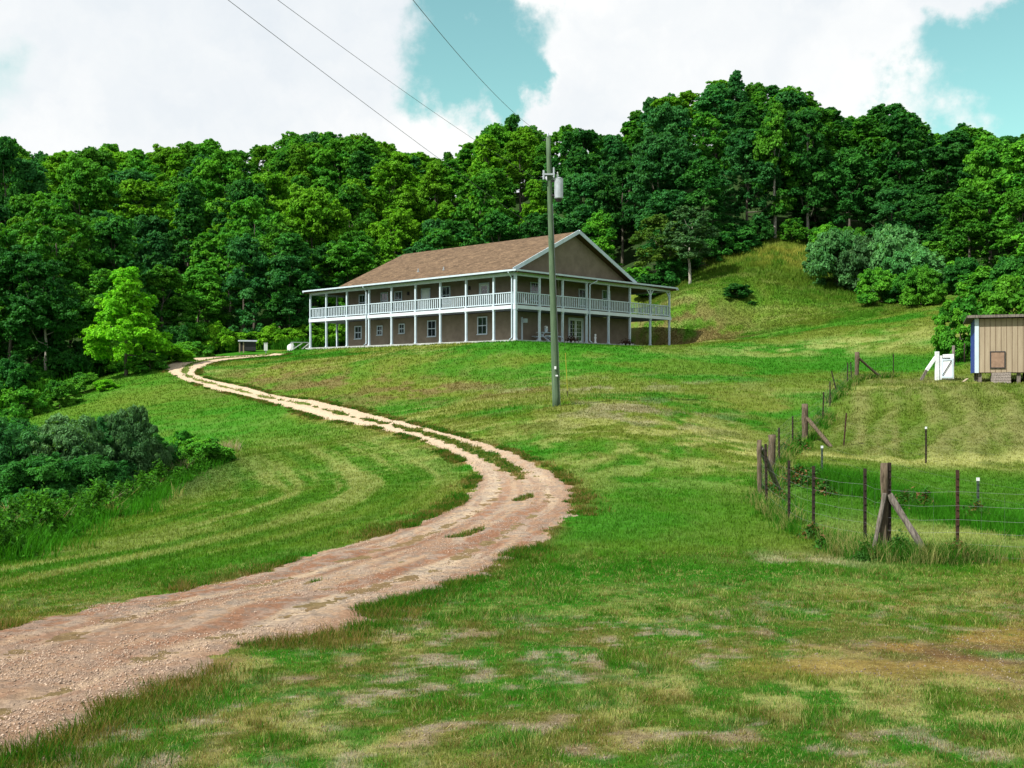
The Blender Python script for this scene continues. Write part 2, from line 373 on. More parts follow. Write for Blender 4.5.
def shingles():
    m = bpy.data.materials.new('brown_shingles'); m.use_nodes = True; nt = m.node_tree; b = nt.nodes['Principled BSDF']
    N = nt.nodes.new; L = nt.links.new; b.inputs['Roughness'].default_value = .92; b.inputs['Specular IOR Level'].default_value = .15
    at_ = N('ShaderNodeTexCoord'); mp = N('ShaderNodeMapping'); L(at_.outputs['UV'], mp.inputs[0])
    br = N('ShaderNodeTexBrick'); br.inputs['Scale'].default_value = 1.0; br.inputs['Brick Width'].default_value = .32; br.inputs['Row Height'].default_value = .16
    br.inputs['Mortar Size'].default_value = .008; br.inputs['Color1'].default_value = (.088,.058,.035,1); br.inputs['Color2'].default_value = (.165,.112,.068,1); br.inputs['Mortar'].default_value = (.08,.05,.033,1)
    br.inputs['Bias'].default_value = -.1
    L(mp.outputs[0], br.inputs['Vector'])
    n = N('ShaderNodeTexNoise'); n.inputs['Scale'].default_value = 1.1; n.inputs['Detail'].default_value = 6; L(mp.outputs[0], n.inputs['Vector'])
    n2 = N('ShaderNodeTexNoise'); n2.inputs['Scale'].default_value = 7; n2.inputs['Detail'].default_value = 3; L(mp.outputs[0], n2.inputs['Vector'])
    ad = N('ShaderNodeMath'); ad.operation = 'ADD'; L(n.outputs[0], ad.inputs[0]); L(n2.outputs[0], ad.inputs[1])
    mr = N('ShaderNodeMapRange'); mr.inputs[1].default_value = .6; mr.inputs[2].default_value = 1.4; mr.inputs[3].default_value = .55; mr.inputs[4].default_value = 1.35; L(ad.outputs[0], mr.inputs[0])
    mx = N('ShaderNodeVectorMath'); mx.operation = 'SCALE'; L(br.outputs[0], mx.inputs[0]); L(mr.outputs[0], mx.inputs['Scale']); L(mx.outputs[0], b.inputs['Base Color'])
    return m
M_roof = shingles()

def tint_material(name, detail, rough=.9, trans=0.0, vary=0.35, bump=0.0, obj_random=0.0, spec=.05, bumpdist=.05, stretch=(1,1,1)):
    """colour from the mesh's own 'tint' attribute, broken up by a world-space noise; optional see-through light for leaves"""
    m = bpy.data.materials.new(name); m.use_nodes = True; nt = m.node_tree; b = nt.nodes['Principled BSDF']; N = nt.nodes.new; L = nt.links.new
    b.inputs['Roughness'].default_value = rough; b.inputs['Specular IOR Level'].default_value = spec
    a = N('ShaderNodeVertexColor'); a.layer_name = 'tint'
    g = N('ShaderNodeNewGeometry'); mp = N('ShaderNodeMapping'); mp.inputs['Scale'].default_value = stretch; L(g.outputs['Position'], mp.inputs[0])
    n = N('ShaderNodeTexNoise'); n.inputs['Scale'].default_value = detail; n.inputs['Detail'].default_value = 7; n.inputs['Roughness'].default_value = .75; L(mp.outputs[0], n.inputs['Vector'])
    mr = N('ShaderNodeMapRange'); mr.inputs[1].default_value = .3; mr.inputs[2].default_value = .7; mr.inputs[3].default_value = 1-vary; mr.inputs[4].default_value = 1+vary; L(n.outputs[0], mr.inputs[0])
    sc = N('ShaderNodeVectorMath'); sc.operation = 'SCALE'; L(a.outputs[0], sc.inputs[0]); L(mr.outputs[0], sc.inputs['Scale'])
    L(sc.outputs[0], b.inputs['Base Color'])
    if bump:
        bp = N('ShaderNodeBump'); bp.inputs['Strength'].default_value = bump; bp.inputs['Distance'].default_value = bumpdist; L(n.outputs[0], bp.inputs['Height']); L(bp.outputs[0], b.inputs['Normal'])
    if trans:
        out = nt.nodes['Material Output']; t = N('ShaderNodeBsdfTranslucent'); ms = N('ShaderNodeMixShader'); ms.inputs[0].default_value = trans
        tv = N('ShaderNodeVectorMath'); tv.operation = 'MULTIPLY'; tv.inputs[1].default_value = (1.5, 1.45, .6); L(sc.outputs[0], tv.inputs[0]); L(tv.outputs[0], t.inputs[0])
        L(b.outputs[0], ms.inputs[1]); L(t.outputs[0], ms.inputs[2]); L(ms.outputs[0], out.inputs[0])
    return m
M_ground = tint_material('mown_grass_ground', 9.0, vary=.45, bump=.9, bumpdist=.06, stretch=(1,1,1))
M_blade = tint_material('grass_blades', 1.2, rough=.7, trans=.35, vary=.12)
M_drive = tint_material('driveway_gravel', 16.0, vary=.42, bump=1.0, bumpdist=.04, rough=.95)
M_stone = tint_material('limestone_chips', 30.0, vary=.2, rough=.9)

# ------------------------------------------------------------------ ground colour, as the soil and turf are
LUSH = np.array((0.026,0.125,0.006)); MID = np.array((0.060,0.145,0.010)); OLIVE = np.array((0.100,0.130,0.018))
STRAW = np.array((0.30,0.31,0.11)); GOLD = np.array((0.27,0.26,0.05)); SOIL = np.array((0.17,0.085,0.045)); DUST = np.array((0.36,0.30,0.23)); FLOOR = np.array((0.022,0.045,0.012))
def blob(x, y, px, py, rx, ry, ang=0, Z=None):
    cx, cy = at(px, Z) if Z else hit(px, py)
    dx = x-cx; dy = y-cy; c, s = math.cos(ang), math.sin(ang)
    return np.exp(-(((dx*c+dy*s)/rx)**2+((-dx*s+dy*c)/ry)**2))
def mixc(c, new, w): return c*(1-w[:, None]) + np.asarray(new)*w[:, None]
# hillside woods: nearest wooded distance for each bearing
EDGE = np.array([(-400,80),(-60,84),(40,90),(110,97),(150,108),(200,116),(300,117),(345,124),(400,128),(470,130),(560,131),(640,124),(660,118),(700,122),(740,126),(775,130),(820,128),(860,122),(900,116),(940,108),(980,98),(1030,92),(1100,86),(1400,80)], float)
def edge_depth(x, y):
    px = np.where(y > 5, 512+F*x/np.maximum(y, 5), 512); return np.interp(px, EDGE[:, 0], EDGE[:, 1])
def fence_inside(x, y):
    """weight of the unmown plot inside the wire fence"""
    ex = np.interp(y, [15.5,17,20,23,29,37,43,50,54,59,61], [20,5.9,5.6,5.4,7.2,9.9,12.7,15.6,17.3,19.3,60])
    return sstep(-0.1, 0.5, x-ex)*(y > 15.8)*(y < 60)
def ground_colour(x, y):
    x = np.ravel(x).astype(float); y = np.ravel(y).astype(float)
    c = np.tile(MID, (len(x), 1))
    n1 = fbm(x/5.5, y/5.5, 21, 4); n2 = fbm(x/1.1, y/1.1, 22, 4); n3 = fbm(x/.32, y/.32, 23, 3); n4 = fbm(x/1.6, y/2.4, 39, 4); n5 = fbm(x/.5, y/1.1, 40, 3)
    c = mixc(c, OLIVE, sstep(.50, .62, n4)*.42); c = mixc(c, LUSH*.75, sstep(.54, .66, n5)*.45); c = mixc(c, np.array((.17,.13,.05)), sstep(.58, .66, fbm(x/.55, y/1.3, 53, 4, .6))*.5*sstep(12, 17, y)*(1-sstep(60, 75, y))); c = mixc(c, STRAW*.7, sstep(.57, .68, 1-n5)*.35)
    c = mixc(c, LUSH, sstep(.42, .60, n1)); c = mixc(c, OLIVE, sstep(.50, .64, 1-n1)*.8)
    # mown straw streaks lying across the slope
    st = fbm(x/4.5+.3*n1, (y+.12*x)/.55, 24, 3); st2 = fbm(x/14, y/9, 25, 2)
    midw = sstep(12, 19, y)
    c = mixc(c, STRAW, sstep(.56, .74, st)*sstep(.42, .60, st2)*.55*midw)
    # left lawn: streaks that follow the driveway curve
    lat, al, dd = road_sd(x, y)
    left = sstep(0.2, 1.5, dd)*(lat < 0)*(x < 3)
    ls = .6*fbm(al/12, dd/.62+.8*n1, 26, 2)+.4*fbm(al/4, dd/.2, 36, 3); lf = left*sstep(22, 12, dd)*sstep(60, 42, y)*sstep(9, 14, y)
    ls = np.nan_to_num(ls)
    lf = left*(1-sstep(12, 22, dd))*(1-sstep(42, 60, y))
    c = mixc(c, MID*.95, lf*.6); c = mixc(c, STRAW*.8, lf*sstep(.48, .62, ls)*.62*(.45+.55*sstep(.35, .6, n1))); c = mixc(c, LUSH*.75, lf*sstep(.54, .70, 1-ls)*.5)
    # far left slope: even bright green
    fl = left*sstep(42, 55, y)*(1-sstep(95, 105, y))
    c = mixc(c, LUSH*1.15, fl*(.65+.25*n1)); c = mixc(c, OLIVE, fl*sstep(.56, .7, n2)*.3)
    c = mixc(c, OLIVE*1.15, .6*blob(x, y, 130, 400, 7, 7)*sstep(.4, .6, n1))
    # worn reddish bank between the driveway and the house
    bank = np.maximum.reduce([blob(x, y, 330, 383, 7, 5), blob(x, y, 430, 388, 7, 6), blob(x, y, 270, 375, 5, 6), .8*blob(x, y, 500, 392, 5, 5), .7*blob(x, y, 385, 400, 6, 3)])
    c = mixc(c, OLIVE*1.2, bank*.6)
    c = mixc(c, np.array((.135,.095,.042)), bank*sstep(.50, .60, fbm(x/1.3, y/2.2, 31, 4, .6))*.85)
    c = mixc(c, OLIVE, .7*blob(x, y, 660, 420, 6, 14)*sstep(.35, .55, n2)); c = mixc(c, STRAW*.9, .65*blob(x, y, 660, 440, 5, 11)*sstep(.48, .60, n2))
    c = mixc(c, DUST*.68, .6*np.maximum(blob(x, y, 640, 412, 3.5, 5), blob(x, y, 600, 385, 6, 4))*sstep(.50, .60, n4))
    c = mixc(c, LUSH*1.12, .7*blob(x, y, 690, 500, 2.6, 6)); c = mixc(c, LUSH*1.1, .6*blob(x, y, 620, 530, 2.2, 4)); c = mixc(c, LUSH*1.05, .5*blob(x, y, 720, 365, 12, 12))
    c = mixc(c, LUSH*1.2, .6*blob(x, y, 590, 360, 9, 7)*sstep(.4, .55, n1))
    c = mixc(c, STRAW, .7*blob(x, y, 745, 455, 1.0, 7)*sstep(.4, .55, n2)); c = mixc(c, STRAW*1.05, .75*blob(x, y, 735, 585, 1.0, .8)*sstep(.35, .5, n2))
    c = mixc(c, DUST, .7*blob(x, y, 800, 562, .9, .7)*sstep(.42, .52, n2))
    # mound behind the house: golden long grass on its crown, rusty flank
    md = np.maximum.reduce([blob(x, y, 775, 262, 9, 10, Z=117), blob(x, y, 850, 285, 8, 9, Z=106), .8*blob(x, y, 720, 285, 8, 9, Z=106)])
    c = mixc(c, MID*1.05, md*.6); c = mixc(c, LUSH*1.1, md*.5*sstep(.4, .55, n4)); c = mixc(c, GOLD*.8, md*(.0+.38*sstep(.46, .62, n1))); c = mixc(c, GOLD*1.2, .8*blob(x, y, 805, 258, 8, 5, Z=119)*sstep(.3, .55, n2))
    c = mixc(c, np.array((.14,.10,.045)), .8*blob(x, y, 700, 318, 5, 6, Z=98)*sstep(.42, .56, n2)); c = mixc(c, np.array((.13,.095,.042)), .7*blob(x, y, 655, 325, 5, 6, Z=102)*sstep(.42, .56, n2))
    c = mixc(c, STRAW, .55*blob(x, y, 850, 345, 12, 4)*sstep(.4, .6, n2))
    # plot inside the fence: lush terrace below, combed olive bank above it
    fi = fence_inside(x, y); c = mixc(c, LUSH*1.0, fi*.75*(1-sstep(30, 34, y)))
    bk = fi*sstep(32, 35, y)*(1-sstep(60, 64, y))
    cs = .5*fbm((x-.35*(y-34))/1.1, y/12, 28, 2)+.5*fbm((x-.35*(y-34))/.33, y/5, 35, 3)
    c = mixc(c, (OLIVE*.5+MID*.35), bk*.9); c = mixc(c, STRAW*.55, bank_w(x, y)*.5*sstep(.0, .9, bank_ridge(x, y)+1.6*(n2-.5))); c = mixc(c, STRAW*.50, bk*(.12+.7*sstep(.46, .64, cs))*(.4+.6*sstep(.35, .6, n1)));  c = mixc(c, MID*.75, bk*sstep(.5, .64, 1-cs)*.35)
    c = mixc(c, STRAW*.95, fi*.75*np.exp(-((y-33.5)/1.3)**2)*sstep(.35, .55, n2)); c = mixc(c, STRAW*.9, fi*.6*blob(x, y, 970, 535, 3, 1.8))
    c = mixc(c, STRAW*1.0, .6*blob(x, y, 960, 388, 9, 2.5, Z=52)*sstep(.3, .5, n2))
    # trodden foreground: dry grass, bare dust and tufts
    fg = (1-sstep(10.5, 15, y+.7*(n1-.5)*8)); f1 = fbm(x/.30, y/.50, 29, 5, .6); f2 = fbm(x/.17, y/.28, 30, 4, .6); f3 = fbm(x/1.5, y/2.4, 37, 3)
    c = mixc(c, OLIVE*.75, fg*.6*sstep(.36, .54, n2)); c = mixc(c, STRAW*.85, fg*.85*sstep(.50, .57, f1)*sstep(.34, .5, f3))
    c = mixc(c, DUST*.75, fg*.8*sstep(.54, .60, f2)*sstep(.42, .54, 1-f3+.06)*(1-.5*sstep(1.5, 5, x))); c = mixc(c, LUSH*.95, fg*.85*sstep(.50, .58, fbm(x/.17, y/.28, 32, 4, .6))*sstep(.38, .5, 1-f3+.08))
    c = mixc(c, np.array((.15,.10,.035)), fg*.45*sstep(.53, .64, fbm(x/.33, y/.55, 38, 3)))
    c = mixc(c, SOIL*.75, .95*blob(x, y, 990, 655, 1.1, .75)*sstep(.30, .48, n2+.1)); c = mixc(c, np.array((.24,.15,.04)), .7*blob(x, y, 960, 640, 1.8, 1.1)*sstep(.4, .5, n2))
    c = mixc(c, np.array((.25,.18,.05)), .6*blob(x, y, 850, 668, 1.3, .4)*sstep(.35, .5, n2))
    # verge of the driveway
    vg = np.exp(-(np.maximum(dd, 0)/.30)**2)*(y < 60)
    c = mixc(c, SOIL*1.1, vg*.75*sstep(.38, .56, n2)); c = mixc(c, LUSH*.6, vg*.6*sstep(.55, .68, n2))
    c = mixc(c, np.array((.17,.115,.06)), (dd < -.1)*(y < 27)*.9); c = mixc(c, np.array((.14,.13,.045)), (dd < -.1)*(y >= 27)*.5)
    # leaf litter under the woods and in the gully
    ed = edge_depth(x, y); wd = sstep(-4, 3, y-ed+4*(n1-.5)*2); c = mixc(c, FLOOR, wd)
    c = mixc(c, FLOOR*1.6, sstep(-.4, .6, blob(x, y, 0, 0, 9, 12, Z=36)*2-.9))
    return c * (0.86+.28*n3[:, None])
gcol = ground_colour(GX, GY)
ny, nx = GX.shape
ii = (np.arange(ny-1)[:, None]*nx+np.arange(nx-1)[None]).ravel()
ground = npmesh('ground', np.stack([GX.ravel(), GY.ravel(), H.ravel()], 1), quads=np.stack([ii, ii+1, ii+nx+1, ii+nx], 1), mat=M_ground, col=gcol, smooth=True)
tag(ground, kind='structure')

# ------------------------------------------------------------------ driveway: two worn wheel tracks with a grassy strip, ragged sides
def coverage(x, y):
    """> 0 where gravel lies bare, < 0 where turf grows (outside, on the middle strip and on torn tufts)"""
    lat, al, dd = road_sd(x, y); w = np.interp(al, DS, DW); nearw = 1-sstep(18, 36, y)
    e1 = fbm(x/1.3, y/1.3, 41, 3)-.5; e2 = fbm(x/.3, y/.3, 42, 3)-.5; e3 = fbm(x/.09, y/.09, 43, 2)-.5
    edge = -dd + e1*np.clip(w/2.5, .35, 1.1)*(.30+.50*nearw) + e2*(.12+.42*nearw) + e3*.12*nearw
    wp = np.clip(-dd/np.maximum(1-np.abs(lat), .08), .5, 4)
    fs = sstep(24, 32, y); strip = (.30-.13*sstep(38, 46, y)-np.abs(lat-.08))*wp + e1*.55 + e2*.3
    strip = np.where(fs > 0, strip*fs-(1-fs)*.6, -1)
    sh = -.3+0*lat+(y > 12.5)*(np.exp(-((lat-.1+.5*e1)/.13)**2)*sstep(.50, .62, fbm(al/2.6, lat*2, 44, 3))*.55+e2*.5)
    isl = sstep(.72, .80, fbm(x/1.1, y/.7, 45, 4)+.35*e2)*(y < 12)*.4-.2
    strip = np.maximum(strip, np.maximum(sh-1*(y >= 26), isl))
    return np.minimum(edge, -strip), edge, lat, al
def driveway():
    seg = []; s = 0.0
    while s < DS[-1]:
        seg.append(s); k = np.interp(s, DS, DC[:, 1]); s += float(np.clip(k*.0045, .05, .3))
    seg = np.array(seg); nl = 90; q = np.linspace(-1.22, 1.22, nl)
    cx = np.interp(seg, DS, DC[:, 0]); cy = np.interp(seg, DS, DC[:, 1])
    lx = np.interp(seg, DS, DL[:, 0]); ly = np.interp(seg, DS, DL[:, 1]); rx = np.interp(seg, DS, DR[:, 0]); ry = np.interp(seg, DS, DR[:, 1])
    hx = (rx-lx)/2; hy = (ry-ly)/2
    X = cx[:, None]+hx[:, None]*q; Y = cy[:, None]+hy[:, None]*q
    hw = np.hypot(hx, hy)[:, None]*np.ones_like(X); Qm = np.ones_like(X)*q; S = seg[:, None]*np.ones_like(X)
    x = X.ravel(); y = Y.ravel(); qq = Qm.ravel(); w = hw.ravel(); sv = S.ravel()
    cov, edge, qq_, _al = coverage(x, y); qq = np.where(np.abs(qq_) < 1, qq_, qq)
    up = np.clip(cov*.09, -.05, .028)
    nearw = 1-sstep(20, 45, y)
    rut = -.045*np.exp(-((np.abs(qq-.02)-.5)/.14)**2)*(cov > .1)
    rough = nearw*(.03*(fbm(x/.35, y/.35, 46, 3)-.5)*2*.6+.010*(fbm(x/.07, y/.07, 47, 2)-.5)*2)
    z = hz(x, y)+up+rough*(cov > 0)+np.maximum(rut*nearw*.4, -.018)
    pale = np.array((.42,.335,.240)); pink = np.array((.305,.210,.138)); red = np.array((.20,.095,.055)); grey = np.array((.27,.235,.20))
    c = np.tile(pink, (len(x), 1))
    t1 = fbm(sv/6, qq*3.2, 48, 4); t2 = fbm(sv/2.2, qq*6, 49, 3); t3 = fbm(x/.25, y/.25, 50, 3)
    e_ = fbm(sv/3, qq*0+3, 52, 2)-.5; tr = np.exp(-((np.abs(qq+.02)-.52)/.22)**2)
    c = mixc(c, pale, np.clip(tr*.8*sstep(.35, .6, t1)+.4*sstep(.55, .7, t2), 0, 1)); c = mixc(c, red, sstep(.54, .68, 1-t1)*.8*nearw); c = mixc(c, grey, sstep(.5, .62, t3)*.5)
    c = mixc(c, red*.9, sstep(.56, .66, t2)*.6*nearw); c = mixc(c, red*.75, nearw*.75*np.exp(-((np.abs(qq+.1*e_)-.30)/.055)**2)*sstep(.42, .55, t1)); c = mixc(c, red*.8, nearw*.6*np.exp(-((np.abs(qq)-.88)/.07)**2)*sstep(.40, .55, t1))
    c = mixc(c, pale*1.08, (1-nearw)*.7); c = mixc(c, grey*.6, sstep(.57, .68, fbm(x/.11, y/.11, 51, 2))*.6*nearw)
    c = mixc(c, np.array((.30,.19,.13)), (1-sstep(8, 13, y))*.4)
    n0, n1_ = len(seg), nl
    ii = (np.arange(n0-1)[:, None]*nl+np.arange(nl-1)[None]).ravel()
    qd = np.stack([ii, ii+1, ii+nl+1, ii+nl], 1)
    keep = (cov[qd] > -.12).any(1)
    qd = qd[keep]; used = np.unique(qd); remap = -np.ones(len(x), int); remap[used] = np.arange(len(used))
    V = np.stack([x, y, z], 1)[used]
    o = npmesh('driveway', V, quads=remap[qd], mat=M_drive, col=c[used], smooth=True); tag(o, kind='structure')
    return x, y, z, cov, c
RX, RY, RZ, RCOV, RCOL = driveway()
# ------------------------------------------------------------------ farmhouse (local x runs along the right facade, local y along the left one)
HA = math.atan2(.725, .688)
house = empty('farmhouse', (0.26, 81.0, HB), HA)
tag(house, 'two storey tan farmhouse with brown gable roof and white railed porches on both floors', 'house')
LU, LV = 26.9, 20.8                     # porch outline
WU0, WU1, WV0, WV1 = 2.2, 23.5, 2.0, 17.4   # walls
DZ0, DZ1, EV = 2.55, 2.83, 5.35         # deck underside, deck top, eave underside
def kV(px, u):    # v on a plane of constant u seen at a pixel column, while building from the survey
    k = (px-512)/F; return ((81+.688*u)*k-(.26-.725*u))/(.688-.725*k)
def kU(px, v):
    k = (px-512)/F; return ((.26+.688*v)-k*(81+.725*v))/(.725+.688*k)
def quad_wall():
    w = MB(); w.box(WV0, WV1, WU0, WU1, 0.12, DZ0-.02); w.build('wall', M_stucco, house)
    w = MB(); w.box(WV0, WV1, WU0, WU1, DZ1+.02, EV+.05); w.build('wall', M_stucco, house)
quad_wall()
s = MB(); s.box(-.25, LV+.15, -.25, LU+.2, -.9, .12); s.build('porch_slab', M_concrete, house)
# upper deck floor and its fascia boards
d = MB(); d.box(.06, LV-.06, .06, WU0-.003, DZ0+.02, DZ1); d.box(.06, WV0-.003, WU0, LU-.06, DZ0+.02, DZ1)
d.box(WV1+.003, LV-.06, WU0, LU-.06, DZ0+.02, DZ1); d.box(WV0, WV1, WU1+.003, LU-.06, DZ0+.02, DZ1); deck = d.build('porch_deck', M_ceiling, house)
def fascia(name, z0, z1, t, o, mat_, par):
    f = MB()
    f.box(-o, -o+t, -o, LU+o, z0, z1); f.box(LV+o-t, LV+o, -o, LU+o, z0, z1)
    f.box(-o+t, LV+o-t, -o, -o+t, z0, z1); f.box(-o+t, LV+o-t, LU+o-t, LU+o, z0, z1); return f.build(name, mat_, par)
fascia('deck_fascia', DZ0, DZ1-.01, .055, .003, M_deckband, deck)
# posts
PU = [3.1*i if i < 8 else 0 for i in range(8)]
PU = [0.0, 2.45, 5.57, 8.65, 11.75, 14.9, 18.0, 21.2, 24.3, 26.8]
PV = [2.95, 5.75, 8.8, 11.75, 14.75, 17.75, 20.7]
def post(v, u, z0, z1, w=.15):
    m = MB(); m.box(-w/2, w/2, -w/2, w/2, z0, z1); m.box(-w/2-.03, w/2+.03, -w/2-.03, w/2+.03, z0, z0+.10); m.box(-w/2-.025, w/2+.025, -w/2-.025, w/2+.025, z1-.10, z1)
    return m.build('post', M_white, house, loc=(v, u, 0))
LOW = post(0, 0, .12, DZ0, .22); LOW.location = (.12, .12, 0)
UP = post(0, 0, DZ1, EV-.02, .20); UP.location = (.12, .12, 0)
low2 = post(0, 0, .12, DZ0); up2 = post(0, 0, DZ1, EV-.02)
spots = [(.12, u) for u in PU[1:]] + [(v-.05, .12) for v in PV] + [(LV-.1, u) for u in PU[2::2]] + [(v, LU-.15) for v in (3.2, 6.4, 9.6, 12.8, 16.0, 20.65)]
for i, (v, u) in enumerate(spots):
    if i == 0: a, b = low2, up2
    else:
        a = low2.copy(); b = up2.copy(); COL.objects.link(a); COL.objects.link(b)
    a.location = (v, u, 0); b.location = (v, u, 0)
# knee braces at the open right-hand wing
for v in PV[-2:]:
    m = MB(); m.bar((v-.62, .12, EV-.12), (v-.10, .12, EV-.72), .07, .09)
    if v < 20: m.bar((v+.52, .12, EV-.12), (v+.0, .12, EV-.72), .07, .09)
    m.build('knee_brace', M_white, house)
# railings, one per bay
def railing(p, q, up=True):
    p = Vector(p); q = Vector(q); m = MB(); L = (q-p).length; d_ = (q-p)/L; zt = DZ1+.98
    m.bar(p+Vector((0,0,zt)), q+Vector((0,0,zt)), .11, .07); m.bar(p+Vector((0,0,DZ1+.13)), q+Vector((0,0,DZ1+.13)), .07, .08)
    n = max(2, int(round(L/.235)))
    for k in range(1, n):
        c = p+d_*(L*k/n)
        m.bar(c+Vector((0,0,DZ1+.165)), c+Vector((0,0,zt-.03)), .085, .04, up=(d_.y, -d_.x, 0))
    return m.build('railing', M_white, house)
us = [0]+PU[1:]
for a, b in zip(us[:-1], us[1:]): railing((.12, a+.09+(.03 if a == 0 else 0), 0), (.12, b-.09, 0))
vs_ = [.12]+[v-.05 for v in PV]
for a, b in zip(vs_[:-1], vs_[1:]): railing((a+.09, .12, 0), (b-.09, .12, 0))
bk = [.12]+PU[2::2]+[LU-.15]
for a, b in zip(bk[:-1], bk[1:]): railing((LV-.1, a+.09, 0), (LV-.1, b-.09, 0))
fv = [.12, 3.2, 6.4, 9.6, 12.8, 16.0, 20.65]
for a, b in zip(fv[:-1], fv[1:]): railing((a+.09, LU-.15, 0), (b-.09, LU-.15, 0))
# roof: gable over the house, low porch roof round the right and far-left ends
OV = .35; ZE = 5.55; VR = 7.5; RH = 9.25; GU0, GU1 = -.12, 21.9; GV1 = 15.3
def roof_mesh():
    th = .16; sl = (RH-ZE)/(VR+OV)
    V = []; Fq = []; UV = []
    def slab(p, tdir, uvs):
        b = len(V); V.extend([Vector(q) for q in p]); V.extend([Vector(q)-Vector((0,0,th)) for q in p])
        Fq.extend([(b,b+1,b+2,b+3),(b+7,b+6,b+5,b+4),(b,b+4,b+5,b+1),(b+1,b+5,b+6,b+2),(b+2,b+6,b+7,b+3),(b+3,b+7,b+4,b)])
        UV.extend([uvs]+[[(0,0)]*4]*5)
    Ls = math.hypot(VR+OV, RH-ZE)
    slab([(-OV, GU1, ZE), (-OV, GU0, ZE), (VR, GU0, RH), (VR, GU1, RH)], 0, [(GU1, 0), (GU0, 0), (GU0, Ls), (GU1, Ls)])
    slab([(GV1, GU0, ZE), (GV1, GU1, ZE), (VR, GU1, RH-.001), (VR, GU0, RH-.001)], 0, [(GU0, 0), (GU1, 0), (GU1, Ls), (GU0, Ls)])
    # far-left porch roof, then the right-hand one
    slab([(-OV, LU+OV, ZE-.10), (-OV, GU1+.004, ZE-.02), (GV1, GU1+.004, ZE+.02), (GV1, LU+OV, ZE-.08)], 0, [(LU, 0), (GU1, 0), (GU1, 16), (LU, 16)])
    slab([(GV1+.004, LU+OV, ZE+.02), (GV1+.004, -OV, ZE+.02), (LV+OV, -OV, ZE-.16), (LV+OV, LU+OV, ZE-.16)], 0, [(LU, 0), (-OV, 0), (-OV, 6), (LU, 6)])
    # narrow pent roof below the gable wall
    slab([(GV1+.0, -OV, ZE-.10), (GV1+.0, .62, ZE+.12), (-OV+.25, .62, ZE+.12), (-OV+.25, -OV, ZE-.10)], 0, [(GV1, 0), (GV1, 1), (0, 1), (0, 0)])
    me = bpy.data.meshes.new('roof'); me.from_pydata([tuple(v) for v in V], [], Fq); me.materials.append(M_roof)
    uv = me.uv_layers.new(name='UVMap'); k = 0
    for f, u in zip(me.polygons, UV):
        for li, c in zip(f.loop_indices, u): uv.data[li].uv = c
    o = bpy.data.objects.new('roof', me); COL.objects.link(o); o.parent = house; return o
roof = roof_mesh()
c_ = MB(); c_.box(-OV+.1, LV+OV-.1, -OV+.1, WU0-.003, EV+.02, EV+.055); c_.box(-OV+.1, WV0-.003, WU0, LU+OV-.1, EV+.02, EV+.055); c_.box(WV1+.003, LV+OV-.1, WU0, LU+OV-.1, EV+.02, EV+.055)
c_.box(WV0, WV1, WU1+.003, LU+OV-.1, EV+.02, EV+.055); c_.build('porch_ceiling', M_ceiling, house)
# beam under the eaves, gutter, rake boards
fascia('eave_beam', EV-.24, EV+.01, .14, -.05, M_white, house)
def gutter():
    g = MB(); o = OV+.02
    g.box(-o-.11, -o, -o-.11, LU+o, EV+.04, EV+.17); g.box(-o, LV+o, -o-.11, -o, EV+.038, EV+.168); g.box(-o, LV+o, LU+o, LU+o+.1, EV-.02, EV+.11); g.box(LV+o, LV+o+.1, -o-.11, LU+o+.1, EV-.06, EV+.08)
    return g.build('gutter', M_white, roof)
gutter()
for gu in (GU0-.03,):
    m = MB(); m.bar((-OV-.02, gu, ZE-.06), (VR, gu, RH-.02), .06, .30); m.bar((GV1+.02, gu+.001, ZE-.06), (VR, gu+.001, RH-.02), .06, .298); m.build('rake_board', M_white, roof)
for y0 in (.5, GU1-.45):
    gw = MB(); gw.add([(0.15, y0, ZE+.02), (14.85, y0, ZE+.02), (VR, y0, RH-.20), (0.15, y0+.12, ZE+.02), (14.85, y0+.12, ZE+.02), (VR, y0+.12, RH-.20)], [(0,1,2),(5,4,3),(0,3,4,1),(1,4,5,2),(2,5,3,0)]); gw.build('gable_wall', M_stucco, house)
for px, v in ((418.3, 1.5), (443.7, 1.2)):
    u = kU(px, v); zr_ = ZE+(v+OV)*(RH-ZE)/(VR+OV); m = MB(); m.tube([(v, u, zr_-.1), (v, u, zr_+.28)], .05, 8); m.tube([(v, u, zr_-.02), (v, u, zr_+.05)], .11, 8); m.build('roof_vent', M_metal, roof)
m = MB(); m.tube([(8.4, 6.8, RH-.35), (8.4, 6.8, RH+.1)], .07, 8); m.build('roof_vent', M_metal, roof)
# downspouts
def downspout(pts):
    m = MB(); m.tube(pts, .055, 6); return m.build('downspout', M_white, house)
downspout([(-.42, .35, EV+.05), (-.42, .35, EV-.05), (-.07, .32, EV-.45), (-.07, .32, .3), (-.35, .32, .12)])
downspout([(-.42, 18.2, EV+.05), (-.42, 18.2, EV-.05), (-.07, 18.2, EV-.45), (-.07, 18.2, .3), (-.35, 18.2, .12)])
downspout([(9.5, -.42, EV+.05), (9.5, -.42, EV-.05), (8.95, -.08, EV-.4), (8.95, -.08, .3), (8.95, -.35, .12)])
